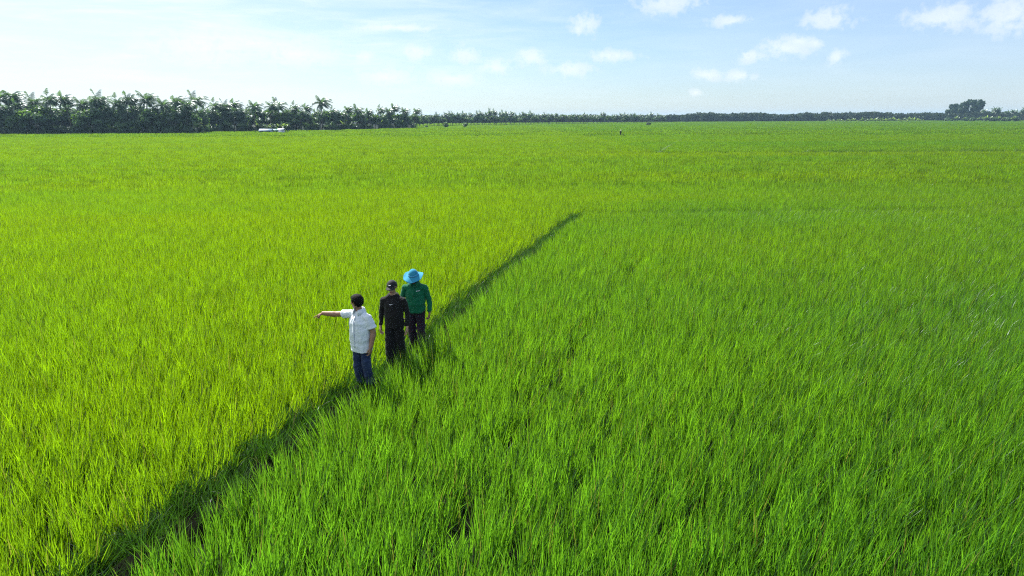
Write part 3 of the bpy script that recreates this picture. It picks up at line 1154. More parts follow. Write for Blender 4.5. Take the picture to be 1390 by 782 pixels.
shelter(361.5, 178.8, 3.7, 2.4, .86, M['blue_sheet'], M['blue_sheet'], 'long low pale blue sheet shelter at the edge of the rice before the wood', True)
shelter(374.5, 178.6, 2.2, 2.2, .80, M['green_sheet'], M['green_sheet'], 'low greenish shelter between the pale blue and the white one', True)
shelter(382, 178.7, 1.6, 1.9, 1.05, M['white_wall'], M['white_wall'], 'small bright white shelter at the edge of the rice before the wood', False)

# ------------------------------------------------------------------ people


def ico_points(c, r, sub=2, rot=None):
    b = bmesh.new()
    bmesh.ops.create_icosphere(b, subdivisions=sub, radius=1.0)
    v = np.array([x.co[:] for x in b.verts])
    b.free()
    v = v * np.array(r if not np.isscalar(r) else (r, r, r))
    if rot is not None:
        v = v @ np.array(rot.to_3x3()).T
    return v + np.array(c)


def disc_points(c, nrm, r, r2=None, up=None, n=20):
    nrm = np.array(nrm, float)
    nrm /= np.linalg.norm(nrm)
    a = np.cross(nrm, (0, 1.0, 0) if abs(nrm[1]) < .9 else (1.0, 0, 0))
    a /= np.linalg.norm(a)
    b = np.cross(nrm, a)
    t = np.linspace(0, 2 * math.pi, n, endpoint=False)
    return np.array(c) + np.outer(np.cos(t) * r, a) + np.outer(np.sin(t) * (r2 or r), b)


def ring_points(c, rx, ry, n=28):
    t = np.linspace(0, 2 * math.pi, n, endpoint=False)
    return np.stack([c[0] + rx * np.cos(t), c[1] + ry * np.sin(t), np.full(n, c[2])], 1)


class Body:
    """hulls that are fused into one skin"""

    def __init__(self):
        self.bm = bmesh.new()

    def hull(self, *sets):
        pts = np.concatenate(sets)
        b = bmesh.new()
        vs = [b.verts.new(p) for p in pts]
        r = bmesh.ops.convex_hull(b, input=vs)
        junk = list({e for e in r['geom_interior'] + r['geom_unused'] if isinstance(e, bmesh.types.BMVert)})
        if junk:
            bmesh.ops.delete(b, geom=junk, context='VERTS')
        me_ = bpy.data.meshes.new('t')
        b.to_mesh(me_)
        b.free()
        self.bm.from_mesh(me_)
        bpy.data.meshes.remove(me_)

    def ball(self, c, r):
        self.hull(ico_points(c, r))

    def limb(self, p0, r0, p1, r1):
        self.hull(ico_points(p0, r0), ico_points(p1, r1))

    def fuse(self, name, voxel, smooth_it, mats, shape=None):
        me_ = bpy.data.meshes.new(name)
        self.bm.to_mesh(me_)
        self.bm.free()
        o = bpy.data.objects.new(name, me_)
        COL.objects.link(o)
        md = o.modifiers.new('r', 'REMESH')
        md.mode = 'VOXEL'
        md.voxel_size = voxel
        md.use_smooth_shade = True
        if smooth_it:
            sm = o.modifiers.new('s', 'SMOOTH')
            sm.iterations = smooth_it
            sm.factor = 0.5
        dg = bpy.context.evaluated_depsgraph_get()
        dg.update()
        res = bpy.data.meshes.new_from_object(o.evaluated_get(dg))
        bpy.data.objects.remove(o)
        res.name = name
        res.materials.clear()
        for mm in mats:
            res.materials.append(mm)
        nv_ = len(res.vertices)
        co = np.empty(nv_ * 3, np.float32)
        res.vertices.foreach_get('co', co)
        co = co.reshape(-1, 3).astype(float)
        if shape is not None:
            nr = np.empty(nv_ * 3, np.float32)
            res.vertices.foreach_get('normal', nr)
            co = shape(co, nr.reshape(-1, 3).astype(float))
            res.vertices.foreach_set('co', co.astype(np.float32).ravel())
        res.polygons.foreach_set('use_smooth', np.ones(len(res.polygons), bool))
        res.update()
        return res, co


def rot_z(a):
    return Matrix.Rotation(a, 3, 'Z')


def npm(mx):
    return np.array(mx)


def hand(B, wrist, d, n, thumb_dir, curls, sc=1.0):
    """wrist, forearm direction, palm normal (side the fingers curl to), thumb side; curls for 4 fingers (radians a joint)"""
    d, n, s = (np.array(x, float) for x in (d, n, thumb_dir))
    d /= np.linalg.norm(d)
    n = n - d * n.dot(d)
    n /= np.linalg.norm(n)
    s = s - d * s.dot(d) - n * s.dot(n)
    s /= np.linalg.norm(s)
    w = np.array(wrist, float)
    kn = [w + d * .092 * sc + s * o * sc for o in (.031, .011, -.010, -.029)]
    B.hull(ico_points(w + s * .016, .019 * sc), ico_points(w - s * .014, .018 * sc), ico_points(kn[0] - d * .006, .0135 * sc), ico_points(kn[3] - d * .010, .0125 * sc))
    for k_, L, cu in zip(kn, (.074, .082, .076, .060), curls):
        p, a = k_, cu * .7
        for seg, fr in enumerate((.46, .30, .24)):
            dd = d * math.cos(a) + n * math.sin(a)
            q = p + dd * L * fr * sc
            B.limb(p, (.0098 - .0009 * seg) * sc, q, (.0092 - .0009 * seg) * sc)
            p = q
            a += cu
    t0 = w + d * .025 * sc + s * .026 * sc
    t1 = t0 + (d * .72 + s * .52 + n * .35) * .040 * sc
    t2 = t1 + (d * .90 + s * .12 + n * .35) * .032 * sc
    t3 = t2 + (d * .92 - s * .05 + n * .35) * .024 * sc
    B.limb(t0, .0145 * sc, t1, .0115 * sc)
    B.limb(t1, .0112 * sc, t2, .0100 * sc)
    B.limb(t2, .0100 * sc, t3, .0085 * sc)


def head_matrix(pos, yaw, pitch, tilt=0.0):
    return Matrix.Translation(pos) @ Matrix.Rotation(yaw, 4, 'Z') @ Matrix.Rotation(pitch, 4, 'X') @ Matrix.Rotation(tilt, 4, 'Y')


def head(B, HM):
    """cranium, jaw, nose, ears round the origin of HM, face to -Y"""
    mx = np.array(HM)

    def P(v):
        v = np.atleast_2d(v)
        return v @ mx[:3, :3].T + mx[:3, 3]

    def E(c, r):
        return P(ico_points(c, r))
    B.hull(E((0, .012, .025), (.074, .092, .092)))
    B.hull(E((0, -.028, .02), (.064, .058, .07)), E((0, -.055, -.088), (.026, .024, .022)), E((.042, -.005, -.055), (.018, .03, .03)), E((-.042, -.005, -.055), (.018, .03, .03)))
    B.hull(E((0, -.080, .030), (.009, .012, .012)), E((0, -.106, -.020), (.010, .010, .008)), E((.014, -.088, -.024), (.008, .010, .007)), E((-.014, -.088, -.024), (.008, .010, .007)))
    B.hull(E((-.030, -.078, .037), (.020, .010, .006)), E((.030, -.078, .037), (.020, .010, .006)))
    B.hull(E((-.016, -.084, -.050), (.010, .008, .005)), E((.016, -.084, -.050), (.010, .008, .005)))
    B.hull(E((-.014, -.082, -.060), (.010, .008, .006)), E((.014, -.082, -.060), (.010, .008, .006)))
    for sx in (-1, 1):
        B.hull(E((sx * .079, .012, .022), (.008, .017, .016)), E((sx * .077, .010, -.016), (.006, .011, .012)))


SKIN = {}


def skin_mat(name, col, hair_c=(0.012, 0.010, 0.010)):
    m_, nt_, out_ = new_mat(name)
    k_ = NT(nt_)
    tcx = k_.n('ShaderNodeTexCoord')
    nn_ = k_.noise(tcx.outputs['Object'], 22, 4, .6)
    cc = k_.mix(k_.mapr(nn_, .3, .7), (col[0] * .85, col[1] * .82, col[2] * .8, 1), (col[0] * 1.12, col[1] * 1.08, col[2] * 1.05, 1))
    p_ = k_.n('ShaderNodeBsdfPrincipled')
    k_.link(cc, p_.inputs['Base Color'])
    p_.inputs['Roughness'].default_value = .48
    p_.inputs['Subsurface Weight'].default_value = .08
    p_.inputs['Subsurface Radius'].default_value = (.01, .004, .002)
    p_.inputs['Subsurface Scale'].default_value = 0.5
    k_.link(p_.outputs[0], out_.inputs[0])
    return m_


def cloth_mat(name, col, rough=.85, weave=420.0, amt=.12, pattern=None, sheen=.1, trans=0.0):
    m_, nt_, out_ = new_mat(name)
    k_ = NT(nt_)
    tcx = k_.n('ShaderNodeTexCoord')
    n1 = k_.noise(tcx.outputs['Object'], 9, 4, .6)
    v = k_.mapr(n1, .3, .7, 1 - amt, 1 + amt)
    cc = k_.mix(1.0, c4(col), k_col(k_, v), 'MULTIPLY')
    if pattern == 'sprig':
        vo = k_.n('ShaderNodeTexVoronoi')
        vo.inputs['Scale'].default_value = 38
        k_.link(tcx.outputs['Object'], vo.inputs['Vector'])
        f_ = k_.mapr(vo.outputs['Distance'], .22, .34, .45, 0.0)
        cc = k_.mix(f_, cc, (.36, .47, .62, 1))
    if pattern == 'plaid':
        sp = k_.n('ShaderNodeSeparateXYZ')
        k_.link(tcx.outputs['Object'], sp.inputs[0])
        sx_ = k_.math('ADD', sp.outputs[0], k_.math('MULTIPLY', sp.outputs[1], .8))
        wx = k_.math('GREATER_THAN', k_.math('SINE', k_.math('MULTIPLY', sx_, 95)), .55)
        wz = k_.math('GREATER_THAN', k_.math('SINE', k_.math('MULTIPLY', sp.outputs[2], 95)), .55)
        cc = k_.mix(k_.math('MULTIPLY', k_.math('ADD', wx, wz), .42), cc, (.055, .010, .022, 1))
    if pattern == 'denim':
        n2 = k_.noise(tcx.outputs['Object'], 5, 3, .6)
        cc = k_.mix(k_.mapr(n2, .45, .72, 0, .35), cc, (.09, .14, .26, 1))
    p_ = k_.n('ShaderNodeBsdfPrincipled')
    k_.link(cc, p_.inputs['Base Color'])
    p_.inputs['Roughness'].default_value = rough
    p_.inputs['Specular IOR Level'].default_value = .2
    p_.inputs['Sheen Weight'].default_value = sheen
    b_ = k_.n('ShaderNodeBump')
    b_.inputs['Strength'].default_value = .25
    b_.inputs['Distance'].default_value = .003
    k_.link(k_.noise(tcx.outputs['Object'], weave, 2, .5), b_.inputs['Height'])
    k_.link(b_.outputs[0], p_.inputs['Normal'])
    if trans:
        tb_ = k_.n('ShaderNodeBsdfTranslucent')
        k_.link(cc, tb_.inputs[0])
        mx_ = k_.n('ShaderNodeMixShader')
        mx_.inputs[0].default_value = trans
        k_.link(p_.outputs[0], mx_.inputs[1])
        k_.link(tb_.outputs[0], mx_.inputs[2])
        k_.link(mx_.outputs[0], out_.inputs[0])
    else:
        k_.link(p_.outputs[0], out_.inputs[0])
    return m_


SKIN_A = skin_mat('skin_tan', (.30, .165, .105))
SKIN_B = skin_mat('skin_light', (.42, .26, .18))
SKIN_C = skin_mat('skin_brown', (.24, .125, .080))
LIP = plain_mat('lip', (.22, .08, .07), .5)
HAIR = plain_mat('black_hair', (.008, .007, .007), .65, 60, .5, .8, .12, 160)
EYE = plain_mat('dark_eye', (.012, .010, .009), .3)


def wrinkle(seed, amp, fx=16.0, fz=9.0, zones=None):
    def f(co, nr):
        x, y, z = co[:, 0], co[:, 1], co[:, 2]
        w = fbm((x + y * .7) * fx, z * fz, 1.0, seed, 3) - .5
        w2 = fbm((x - y) * 9 + z * 14, z * 16 - x * 11, 1.0, seed + 9, 3) - .5
        a = amp * (1.1 * w + 1.0 * w2) * 2
        return co + nr * a[:, None]
    return f


def paint_face(me_, co, HM):
    """eyes, brows and lips are picked out on the one skin"""
    inv = np.array(HM.inverted())
    n_ = len(me_.polygons)
    cen = np.empty(n_ * 3, np.float32)
    me_.polygons.foreach_get('center', cen)
    l = cen.reshape(-1, 3) @ inv[:3, :3].T + inv[:3, 3]
    idx_ = np.zeros(n_, np.int32)
    front = l[:, 1] < -.05
    eye = front & (((np.abs(l[:, 0]) - .031) / .015) ** 2 + ((l[:, 2] - .014) / .007) ** 2 < 1)
    brow = front & (np.abs(np.abs(l[:, 0]) - .032) < .021) & (np.abs(l[:, 2] - .040) < .006)
    lip = front & (np.abs(l[:, 0]) < .025) & (np.abs(l[:, 2] + .055) < .010) & (l[:, 1] < -.07)
    idx_[eye] = 1
    idx_[brow] = 2
    idx_[lip] = 3
    me_.polygons.foreach_set('material_index', idx_)


BOOT = plain_mat('boot_rubber', (.018, .016, .014), 1.0, 8, .25, 0, .03)


def boots(fig, parent):
    for sx, (hip_, knee, ank) in fig.legs.items():
        B = Body()
        kn, an = np.array(knee), np.array(ank)
        mid = an + (kn - an) * .5
        toe = an + np.array((sx * .025, -.15, -.050))
        B.hull(disc_points(mid, kn - an, .060), ico_points(an, .050))
        B.hull(ico_points(an + np.array((0, .02, -.040)), (.044, .050, .040)), ico_points(an, .048), ico_points(toe, (.052, .055, .030)))
        me_, co_ = B.fuse('boot', .010, 1, [BOOT])
        link_obj('boot', me_, parent)


class Figure:
    """a standing or walking adult, face to -Y, in metres for a height of 1.70"""

    def __init__(self, sh=.185, chest=(.165, .112), belly=(.150, .108), hip=(.160, .115)):
        self.sh, self.chest, self.belly, self.hip = sh, chest, belly, hip
        self.legs = {}
        self.stout = 1.0
        self.arms = {}

    def body(self, HM, skin, voxel=.0055):
        B = Body()
        for sx, (hip_, knee, ank) in self.legs.items():
            B.limb(hip_, .082, knee, .055)
            kn, an = np.array(knee), np.array(ank)
            calf = kn * .62 + an * .38 + np.array((0, .018, 0))
            B.limb(kn, .053, calf, .050)
            B.limb(calf, .048, an, .036)
            toe = an + np.array((sx * .025, -.15, -.055))
            B.hull(ico_points(an + np.array((0, .02, -.045)), (.035, .04, .034)), ico_points(an, .036), ico_points(toe, (.042, .045, .022)))
        B.hull(ico_points((0, 0, .90), (self.hip[0] - .01, self.hip[1] - .005, .09)), ico_points((0, 0, 1.04), (self.belly[0] - .01, self.belly[1] - .005, .06)))
        B.hull(ico_points((0, 0, 1.04), (self.belly[0] - .01, self.belly[1] - .005, .06)), ico_points((0, 0, 1.24), (self.chest[0] - .008, self.chest[1] - .006, .10)))
        B.hull(ico_points((0, 0, 1.24), (self.chest[0] - .008, self.chest[1] - .006, .10)), ico_points((0, .005, 1.34), (.128, .074, .05)))
        for sx, (s_, e_, w_) in self.arms.items():
            B.hull(ico_points((0, .008, 1.35), (.07, .06, .045)), ico_points(s_, .050))
            k_ = self.stout
            B.limb(s_, .050, e_, .038 * k_)
            fe = np.array(e_) * .72 + np.array(w_) * .28 + np.array((0, 0, -.004))
            B.limb(e_, .037 * k_, fe, .040 * k_)
            B.limb(fe, .039 * k_, w_, .0265 * k_)
        hp = np.array(HM.translation)
        B.limb((0, .012, 1.38), .060, (hp[0] * .7, hp[1] * .5 + .018, hp[2] - .07), .052)
        head(B, HM)
        for (w_, d_, n_, t_, cu) in self.hands:
            hand(B, w_, d_, n_, t_, cu, 1.03)
        me_, co = B.fuse('person_body', voxel, 2, [skin, EYE, HAIR, LIP])
        paint_face(me_, co, HM)
        return me_


def top_garment(fig, hem_z, hem, sleeves, mat, name='shirt', grow=.016, amp=.006, seed=5, neck_z=1.448, shoulders=None):
    B = Body()
    be, ch = fig.belly, fig.chest
    B.hull(ring_points((0, 0, hem_z), hem[0], hem[1]), ring_points((0, 0, hem_z + .10), hem[0] - .004, hem[1] - .004), ring_points((0, 0, 1.04), be[0] + grow + .012, be[1] + grow + .010))
    B.hull(ring_points((0, 0, 1.03), be[0] + grow + .012, be[1] + grow + .010), ico_points((0, -.004, 1.24), (ch[0] + grow, ch[1] + grow, .10)))
    B.hull(ico_points((0, -.004, 1.24), (ch[0] + grow, ch[1] + grow, .10)), ico_points((0, .006, 1.365), (.138 + grow * .5, .082 + grow * .5, .05)))
    B.hull(ico_points((0, .006, 1.345), (.12, .082, .05)), disc_points((0, .012, neck_z), (0, -.30, 1), .072), *[ico_points(np.array(fig.arms[sx_][0]) * (.86, 1, 1) + np.array((0, 0, -.002)), .054) for sx_ in (-1, 1)])
    for sx, (frac, r_end) in sleeves.items():
        s_, e_, w_ = (np.array(x) for x in fig.arms[sx])
        B.hull(ico_points((sx * .06, .006, 1.345), (.09, .080, .060)), ico_points(s_, .063))
        if frac <= 1.0:
            end_ = s_ + (e_ - s_) * frac
            B.hull(ico_points(s_, .064), ico_points(s_ + (e_ - s_) * frac * .45, .066), disc_points(end_, e_ - s_, r_end))
        else:
            B.hull(ico_points(s_, .063), ico_points(e_, .050))
            end_ = e_ + (w_ - e_) * (frac - 1)
            B.hull(ico_points(e_, .050), ico_points(e_ * .65 + end_ * .35, .049), disc_points(end_, w_ - e_, r_end))
    me_, co = B.fuse(name, .0085, 2, [mat], wrinkle(seed, amp))
    return me_


def trousers(fig, mat, hem_drop=.05, seed=9, loose=.022, amp=.011):
    B = Body()
    B.hull(ring_points((0, 0, .97), fig.hip[0] - .012, fig.hip[1] - .012), ring_points((0, 0, .88), fig.hip[0] + .010, fig.hip[1] + .006), ico_points((0.07, 0, .84), (.085, .10, .06)), ico_points((-.07, 0, .84), (.085, .10, .06)))
    for sx, (hip_, knee, ank) in fig.legs.items():
        hip_, knee, ank = np.array(hip_), np.array(knee), np.array(ank)
        B.hull(ico_points(hip_, (.093, .098, .06)), ico_points(knee, .055 + loose))
        endp = ank + np.array((0, 0, hem_drop))
        B.hull(ico_points(knee, .055 + loose), disc_points(endp, (0, 0, 1), .052 + loose))
    me_, co = B.fuse('trousers', .010, 2, [mat], wrinkle(seed, amp, 9, 14))
    return me_


def cap_shell(HM, sub, r, center, keep, mat, name, thick=.006, noise=0.0, seed=0):
    """part of a rounded shell on the head; keep(p) chooses what stays"""
    b = bmesh.new()
    bmesh.ops.create_icosphere(b, subdivisions=sub, radius=1.0)
    for v in b.verts:
        v.co = Vector((v.co.x * r[0] + center[0], v.co.y * r[1] + center[1], v.co.z * r[2] + center[2]))
    dl = [v for v in b.verts if not keep(v.co)]
    bmesh.ops.delete(b, geom=dl, context='VERTS')
    g_ = random.Random(seed)
    b.normal_update()
    if noise:
        for v in b.verts:
            v.co += v.normal * g_.uniform(-noise, noise)
    bmesh.ops.solidify(b, geom=list(b.faces), thickness=thick)
    b.transform(HM)
    me_ = bpy.data.meshes.new(name)
    b.to_mesh(me_)
    b.free()
    me_.polygons.foreach_set('use_smooth', np.ones(len(me_.polygons), bool))
    me_.materials.append(mat)
    return me_


def strip_mesh(name, rows, mat, thick=.004, HM=None, closed=False):
    """a quad sheet from rows of points, given thickness"""
    b = bmesh.new()
    vv = [[b.verts.new(p) for p in r_] for r_ in rows]
    for i in range(len(vv) - 1):
        n_ = len(vv[i])
        for q in range(n_ if closed else n_ - 1):
            b.faces.new((vv[i][q], vv[i][(q + 1) % n_], vv[i + 1][(q + 1) % n_], vv[i + 1][q]))
    b.normal_update()
    bmesh.ops.solidify(b, geom=list(b.faces), thickness=thick)
    if HM is not None:
        b.transform(HM)
    me_ = bpy.data.meshes.new(name)
    b.to_mesh(me_)
    b.free()
    me_.polygons.foreach_set('use_smooth', np.ones(len(me_.polygons), bool))
    me_.materials.append(mat)
    return me_


def collar_mesh(mat, z=1.44, gap=.55, r_in=.068, r_out=.098, drop=.050, name='collar', y0=.008):
    rows = []
    for (rr, zz_) in ((r_in, z - .012), (r_in + .003, z + .018), (r_in + .014, z + .012), (r_out, z - drop)):
        row = []
        for a in np.linspace(-math.pi / 2 + gap, 1.5 * math.pi - gap, 26):
            fr = abs(math.sin((a + math.pi / 2) / 2))      # 1 at the nape, 0 in front
            tip = max(0, 1 - fr * 2.2) * (.030 if zz_ < z else .0)
            zoff = -.035 * max(0, 1 - fr * 1.2)
            row.append((rr * math.cos(a) * 1.05, rr * math.sin(a) + y0 - .014 * max(0, 1 - fr * 1.5), zz_ + zoff - tip))
        rows.append(row)
    return strip_mesh(name, rows, mat, .004)


def emblem(name, outline, mat, to_world, thick=.003):
    """small flat mark lying on cloth: outline in its own plane, placed by to_world"""
    b = bmesh.new()
    vs = [b.verts.new(to_world(u, v)) for (u, v) in outline]
    b.faces.new(vs)
    b.normal_update()
    bmesh.ops.triangulate(b, faces=list(b.faces))
    bmesh.ops.solidify(b, geom=list(b.faces), thickness=thick)
    me_ = bpy.data.meshes.new(name)
    b.to_mesh(me_)
    b.free()
    me_.materials.append(mat)
    return me_


def boxes_mark(name, rects, mat, to_world):
    b = bmesh.new()
    for (u0, v0, u1, v1) in rects:
        f_ = [b.verts.new(to_world(u, v, o)) for o in (-.004, .002) for (u, v) in ((u0, v0), (u1, v0), (u1, v1), (u0, v1))]
        for q in ((0, 1, 2, 3), (7, 6, 5, 4), (0, 4, 5, 1), (1, 5, 6, 2), (2, 6, 7, 3), (3, 7, 4, 0)):
            b.faces.new([f_[i] for i in q])
    me_ = bpy.data.meshes.new(name)
    b.to_mesh(me_)
    b.free()
    me_.materials.append(mat)
    return me_


WHITE_MARK = plain_mat('white_print', (.75, .76, .78), .6, 4, .05)


def surface_y(me_, x, z, default=-.13):
    """front surface of a garment at x, z"""
    n_ = len(me_.vertices)
    co = np.empty(n_ * 3, np.float32)
    me_.vertices.foreach_get('co', co)
    co = co.reshape(-1, 3)
    near = (np.abs(co[:, 0] - x) < .012) & (np.abs(co[:, 2] - z) < .012)
    return float(co[near, 1].min()) if near.any() else default


def place_person(body_me, loc, yaw, scale, label, group=None):
    o = link_obj('person', body_me)
    o.location = loc
    o.rotation_euler = (0, 0, yaw)
    o.scale = (scale, scale, scale)
    tag(o, label, 'person', group)
    return o


GRP = 'men standing one behind the other on the path'
hang = (.45, .5, .6, .65)
# 1 ---- man in the white shirt, pointing -----------------------------------
yaw1 = R(-33)
f1 = Figure(.195, (.188, .128), (.182, .140), (.176, .130))
f1.stout = 1.28
f1.legs = {-1: ((-.090, 0, .88), (-.098, -.035, .47), (-.100, .02, .085)), 1: ((.090, 0, .88), (.100, -.02, .47), (.105, .04, .085))}
inv = npm(rot_z(-yaw1))
d_up = inv @ np.array((-1.0, .20, -.07))
d_fo = inv @ np.array((-1.0, .02, .07))
d_ha = inv @ np.array((-.93, .10, -.36))
S1 = np.array((-.182, .0, 1.352))
E1 = S1 + d_up / np.linalg.norm(d_up) * .268
W1 = E1 + d_fo / np.linalg.norm(d_fo) * .238
Ls = np.array((.196, .005, 1.330))
Le = np.array((.262, .035, 1.085))
Lw = np.array((.252, -.035, .845))
f1.arms = {-1: (S1, E1, W1), 1: (Ls, Le, Lw)}
down = np.array((0, 0, -1.0))
f1.hands = [(W1, d_ha, down, inv @ np.array((0, -1.0, .2)), (.05, 1.25, 1.3, 1.3)),
            (Lw, (-.02, -.22, -1), (-1, -.2, 0), (0, -1, 0), hang)]
HM1 = head_matrix((-.022, -.018, 1.580), R(-72), R(8), R(0))
body1 = f1.body(HM1, SKIN_A)
q = pix(495.5, 525, 0.0)
p1 = place_person(body1, (q[0], q[1], -0.068), yaw1, 1.015, 'man in a white short sleeved shirt and jeans pointing left with a stretched arm', None)
CL_WHITE = cloth_mat('white_shirt_cloth', (.78, .83, .90), .85, 420, .05, 'sprig', .1, .10)
CL_DENIM = cloth_mat('denim', (.014, .026, .075), .85, 500, .2, 'denim')
sh1 = top_garment(f1, .735, (.208, .155), {-1: (.62, .074), 1: (.70, .079)}, CL_WHITE, 'shirt', .018, .009, 15)
shirt1 = link_obj('shirt', sh1, p1)
link_obj('collar', collar_mesh(CL_WHITE, 1.462, .5, .072, .108, .055), shirt1)
rows = []
for z in np.linspace(1.36, .83, 16):
    y = min(surface_y(sh1, 0, z), surface_y(sh1, .014, z), surface_y(sh1, -.014, z)) - .003
    rows.append([(-.017, y, z), (0, y - .001, z), (.017, y, z)])
link_obj('placket', strip_mesh('placket', rows, CL_WHITE, .003), shirt1)
link_obj('trousers', trousers(f1, CL_DENIM, .05, 19, .020), p1)


def hair_keep1(c):
    if c.z < -.050 and c.y < .02:
        return False
    if c.y < -.045 and c.z < .072:
        return False
    if c.z < -.07:
        return False
    if c.y < -.005 and c.z < .012:
        return False
    return True


link_obj('hair', cap_shell(HM1, 4, (.086, .103, .104), (0, .014, .026), hair_keep1, HAIR, 'hair', -.012, .003, 3), p1)

p1.rotation_euler = (R(1.0), R(-0.4), yaw1)
boots(f1, p1)

# 2 ---- man in black with a cap ---------------------------------------------
f2 = Figure(.175, (.158, .108), (.148, .106), (.156, .112))
f2.legs = {-1: ((-.080, 0, .88), (-.078, -.06, .48), (-.074, -.05, .085)), 1: ((.080, 0, .88), (.080, .00, .47), (.078, .12, .11))}
f2.arms = {-1: ((-.182, .005, 1.330), (-.238, .045, 1.085), (-.250, -.010, .850)), 1: ((.182, .005, 1.330), (.240, .050, 1.085), (.245, -.04, .855))}
f2.hands = [((-.250, -.010, .850), (-.02, -.18, -1), (1, -.1, 0), (0, -1, 0), hang), ((.245, -.04, .855), (.02, -.2, -1), (-1, -.2, 0), (0, -1, 0), hang)]
HM2 = head_matrix((0, -.030, 1.578), R(-4), R(14))
body2 = f2.body(HM2, SKIN_B)
q = pix(538.5, 497, 0.0)
p2 = place_person(body2, (q[0], q[1], -0.068), R(-6), 1.03, 'man in black long sleeves and a black cap looking down at the path', None)
CL_BLACK = cloth_mat('black_jersey', (.010, .0095, .010), .85, 420, .15)
CL_BLACK2 = cloth_mat('black_trouser_cloth', (.0085, .0085, .010), .9, 420, .15)
sh2 = top_garment(f2, .84, (.178, .130), {-1: (1.97, .040), 1: (1.97, .040)}, CL_BLACK, 'shirt', .016, .011, 25, 1.450)
shirt2 = link_obj('shirt', sh2, p2)
sw_out = [(-.042, .002), (-.034, -.010), (-.024, -.013), (-.006, -.008), (.040, .016), (-.012, .002), (-.024, -.002), (-.032, .001), (-.030, .010), (-.036, .012)]


def on_chest(me_, x0, z0):
    def f(u, v, o=0.0):
        return Vector((x0 + u, surface_y(me_, x0 + u, z0 + v) - .003 - o, z0 + v))
    return f


link_obj('chest_logo', emblem('chest_logo', [(u * .78, v * .72) for u, v in sw_out], WHITE_MARK, on_chest(sh2, -.005, 1.285)), shirt2)
link_obj('trousers', trousers(f2, CL_BLACK2, .03, 29, .038), p2)
CL_CAP = cloth_mat('black_cap_cloth', (.016, .017, .020), .75, 420, .15)
cap = link_obj('cap', cap_shell(HM2, 4, (.090, .106, .104), (0, .010, .030), lambda c: c.z > .034 - .03 * max(0, c.y / .1), CL_CAP, 'cap', .005), p2)
rows = []
for tq in np.linspace(0, 1, 6):
    row = []
    for a in np.linspace(-1.12, 1.12, 19):
        rx, ry = .086, .100
        bx, by = rx * math.sin(a), -ry * math.cos(a) + .010
        ext = .078 * math.cos(a * .95) ** .8 * tq
        row.append((bx * (1 + .05 * tq), by - ext, .042 - .016 * tq - .020 * (bx / .086) ** 2))
    rows.append(row)
link_obj('visor', strip_mesh('visor', rows, CL_CAP, .004, HM2), cap)


def on_cap(u, v, o=0.0):
    z = .085 + v
    zz_ = (z - .030) / .104
    rr = math.sqrt(max(.02, 1 - zz_ * zz_))
    y = .010 - .106 * rr * math.sqrt(max(0, 1 - (u / (.090 * rr)) ** 2)) - .006 - o
    return HM2 @ Vector((u, y, z))


link_obj('cap_logo', boxes_mark('cap_logo', [(-.030, -.004, -.022, .006), (-.018, -.004, -.011, .004), (-.007, -.004, .001, .006), (.005, -.004, .012, .004), (.016, -.004, .024, .006), (-.030, -.011, .028, -.008)], WHITE_MARK, lambda u, v, o=0.0: on_cap(u * .75, v * .7, o)), cap)
link_obj('hair', cap_shell(HM2, 4, (.082, .099, .098), (0, .014, .026), lambda c: c.z < .05 and c.z > -.045 and c.y > .0 and not (c.z < .0 and c.y < .035), HAIR, 'hair', -.008, .002, 4), p2)

p2.rotation_euler = (R(2.0), R(0.2), R(-6))
boots(f2, p2)

# 3 ---- man in green with the blue hat --------------------------------------
f3 = Figure(.185, (.170, .116), (.164, .118), (.164, .118))
f3.legs = {-1: ((-.088, 0, .88), (-.092, .0, .47), (-.092, .08, .10)), 1: ((.088, 0, .88), (.096, -.07, .48), (.095, -.07, .085))}
f3.arms = {-1: ((-.194, .005, 1.332), (-.262, .02, 1.090), (-.262, -.06, .860)), 1: ((.194, .005, 1.332), (.262, .045, 1.090), (.268, -.01, .850))}
f3.hands = [((-.262, -.06, .860), (.02, -.25, -1), (1, -.1, 0), (0, -1, 0), hang), ((.268, -.01, .850), (-.02, -.2, -1), (-1, -.2, 0), (0, -1, 0), (.7, .8, .9, .9))]
HM3 = head_matrix((-.008, -.040, 1.572), R(-8), R(14))
body3 = f3.body(HM3, SKIN_C)
q = pix(567.5, 475, 0.0)
p3 = place_person(body3, (q[0], q[1], -0.068), R(-5), 1.03, 'man in a green long sleeved polo shirt and wide light blue sun hat', None)
CL_GREEN = cloth_mat('green_polo_cloth', (.004, .125, .060), .8, 420, .10)
CL_PLAID = cloth_mat('plaid_trouser_cloth', (.012, .012, .024), .9, 420, .15, 'plaid')
sh3 = top_garment(f3, .86, (.190, .140), {-1: (1.95, .044), 1: (1.95, .044)}, CL_GREEN, 'polo_shirt', .017, .012, 35)
shirt3 = link_obj('polo_shirt', sh3, p3)
link_obj('collar', collar_mesh(CL_GREEN, 1.460, .42, .068, .100, .050), shirt3)
rows = []
for z in np.linspace(1.375, 1.20, 8):
    y = min(surface_y(sh3, 0, z), surface_y(sh3, .014, z), surface_y(sh3, -.014, z)) - .003
    rows.append([(-.016, y, z), (0, y - .001, z), (.016, y, z)])
link_obj('placket', strip_mesh('placket', rows, CL_GREEN, .003), shirt3)
link_obj('chest_logo', boxes_mark('chest_logo', [(-.030, 0, -.020, .015), (-.016, .002, -.006, .013), (-.002, 0, .008, .015), (.012, .002, .020, .013), (.023, 0, .031, .014)], WHITE_MARK, on_chest(sh3, .085, 1.295)), shirt3)
link_obj('trousers', trousers(f3, CL_PLAID, .04, 39, .028), p3)
CL_HAT = cloth_mat('light_blue_hat_cloth', (.035, .29, .46), .8, 420, .06, None, .1, .14)
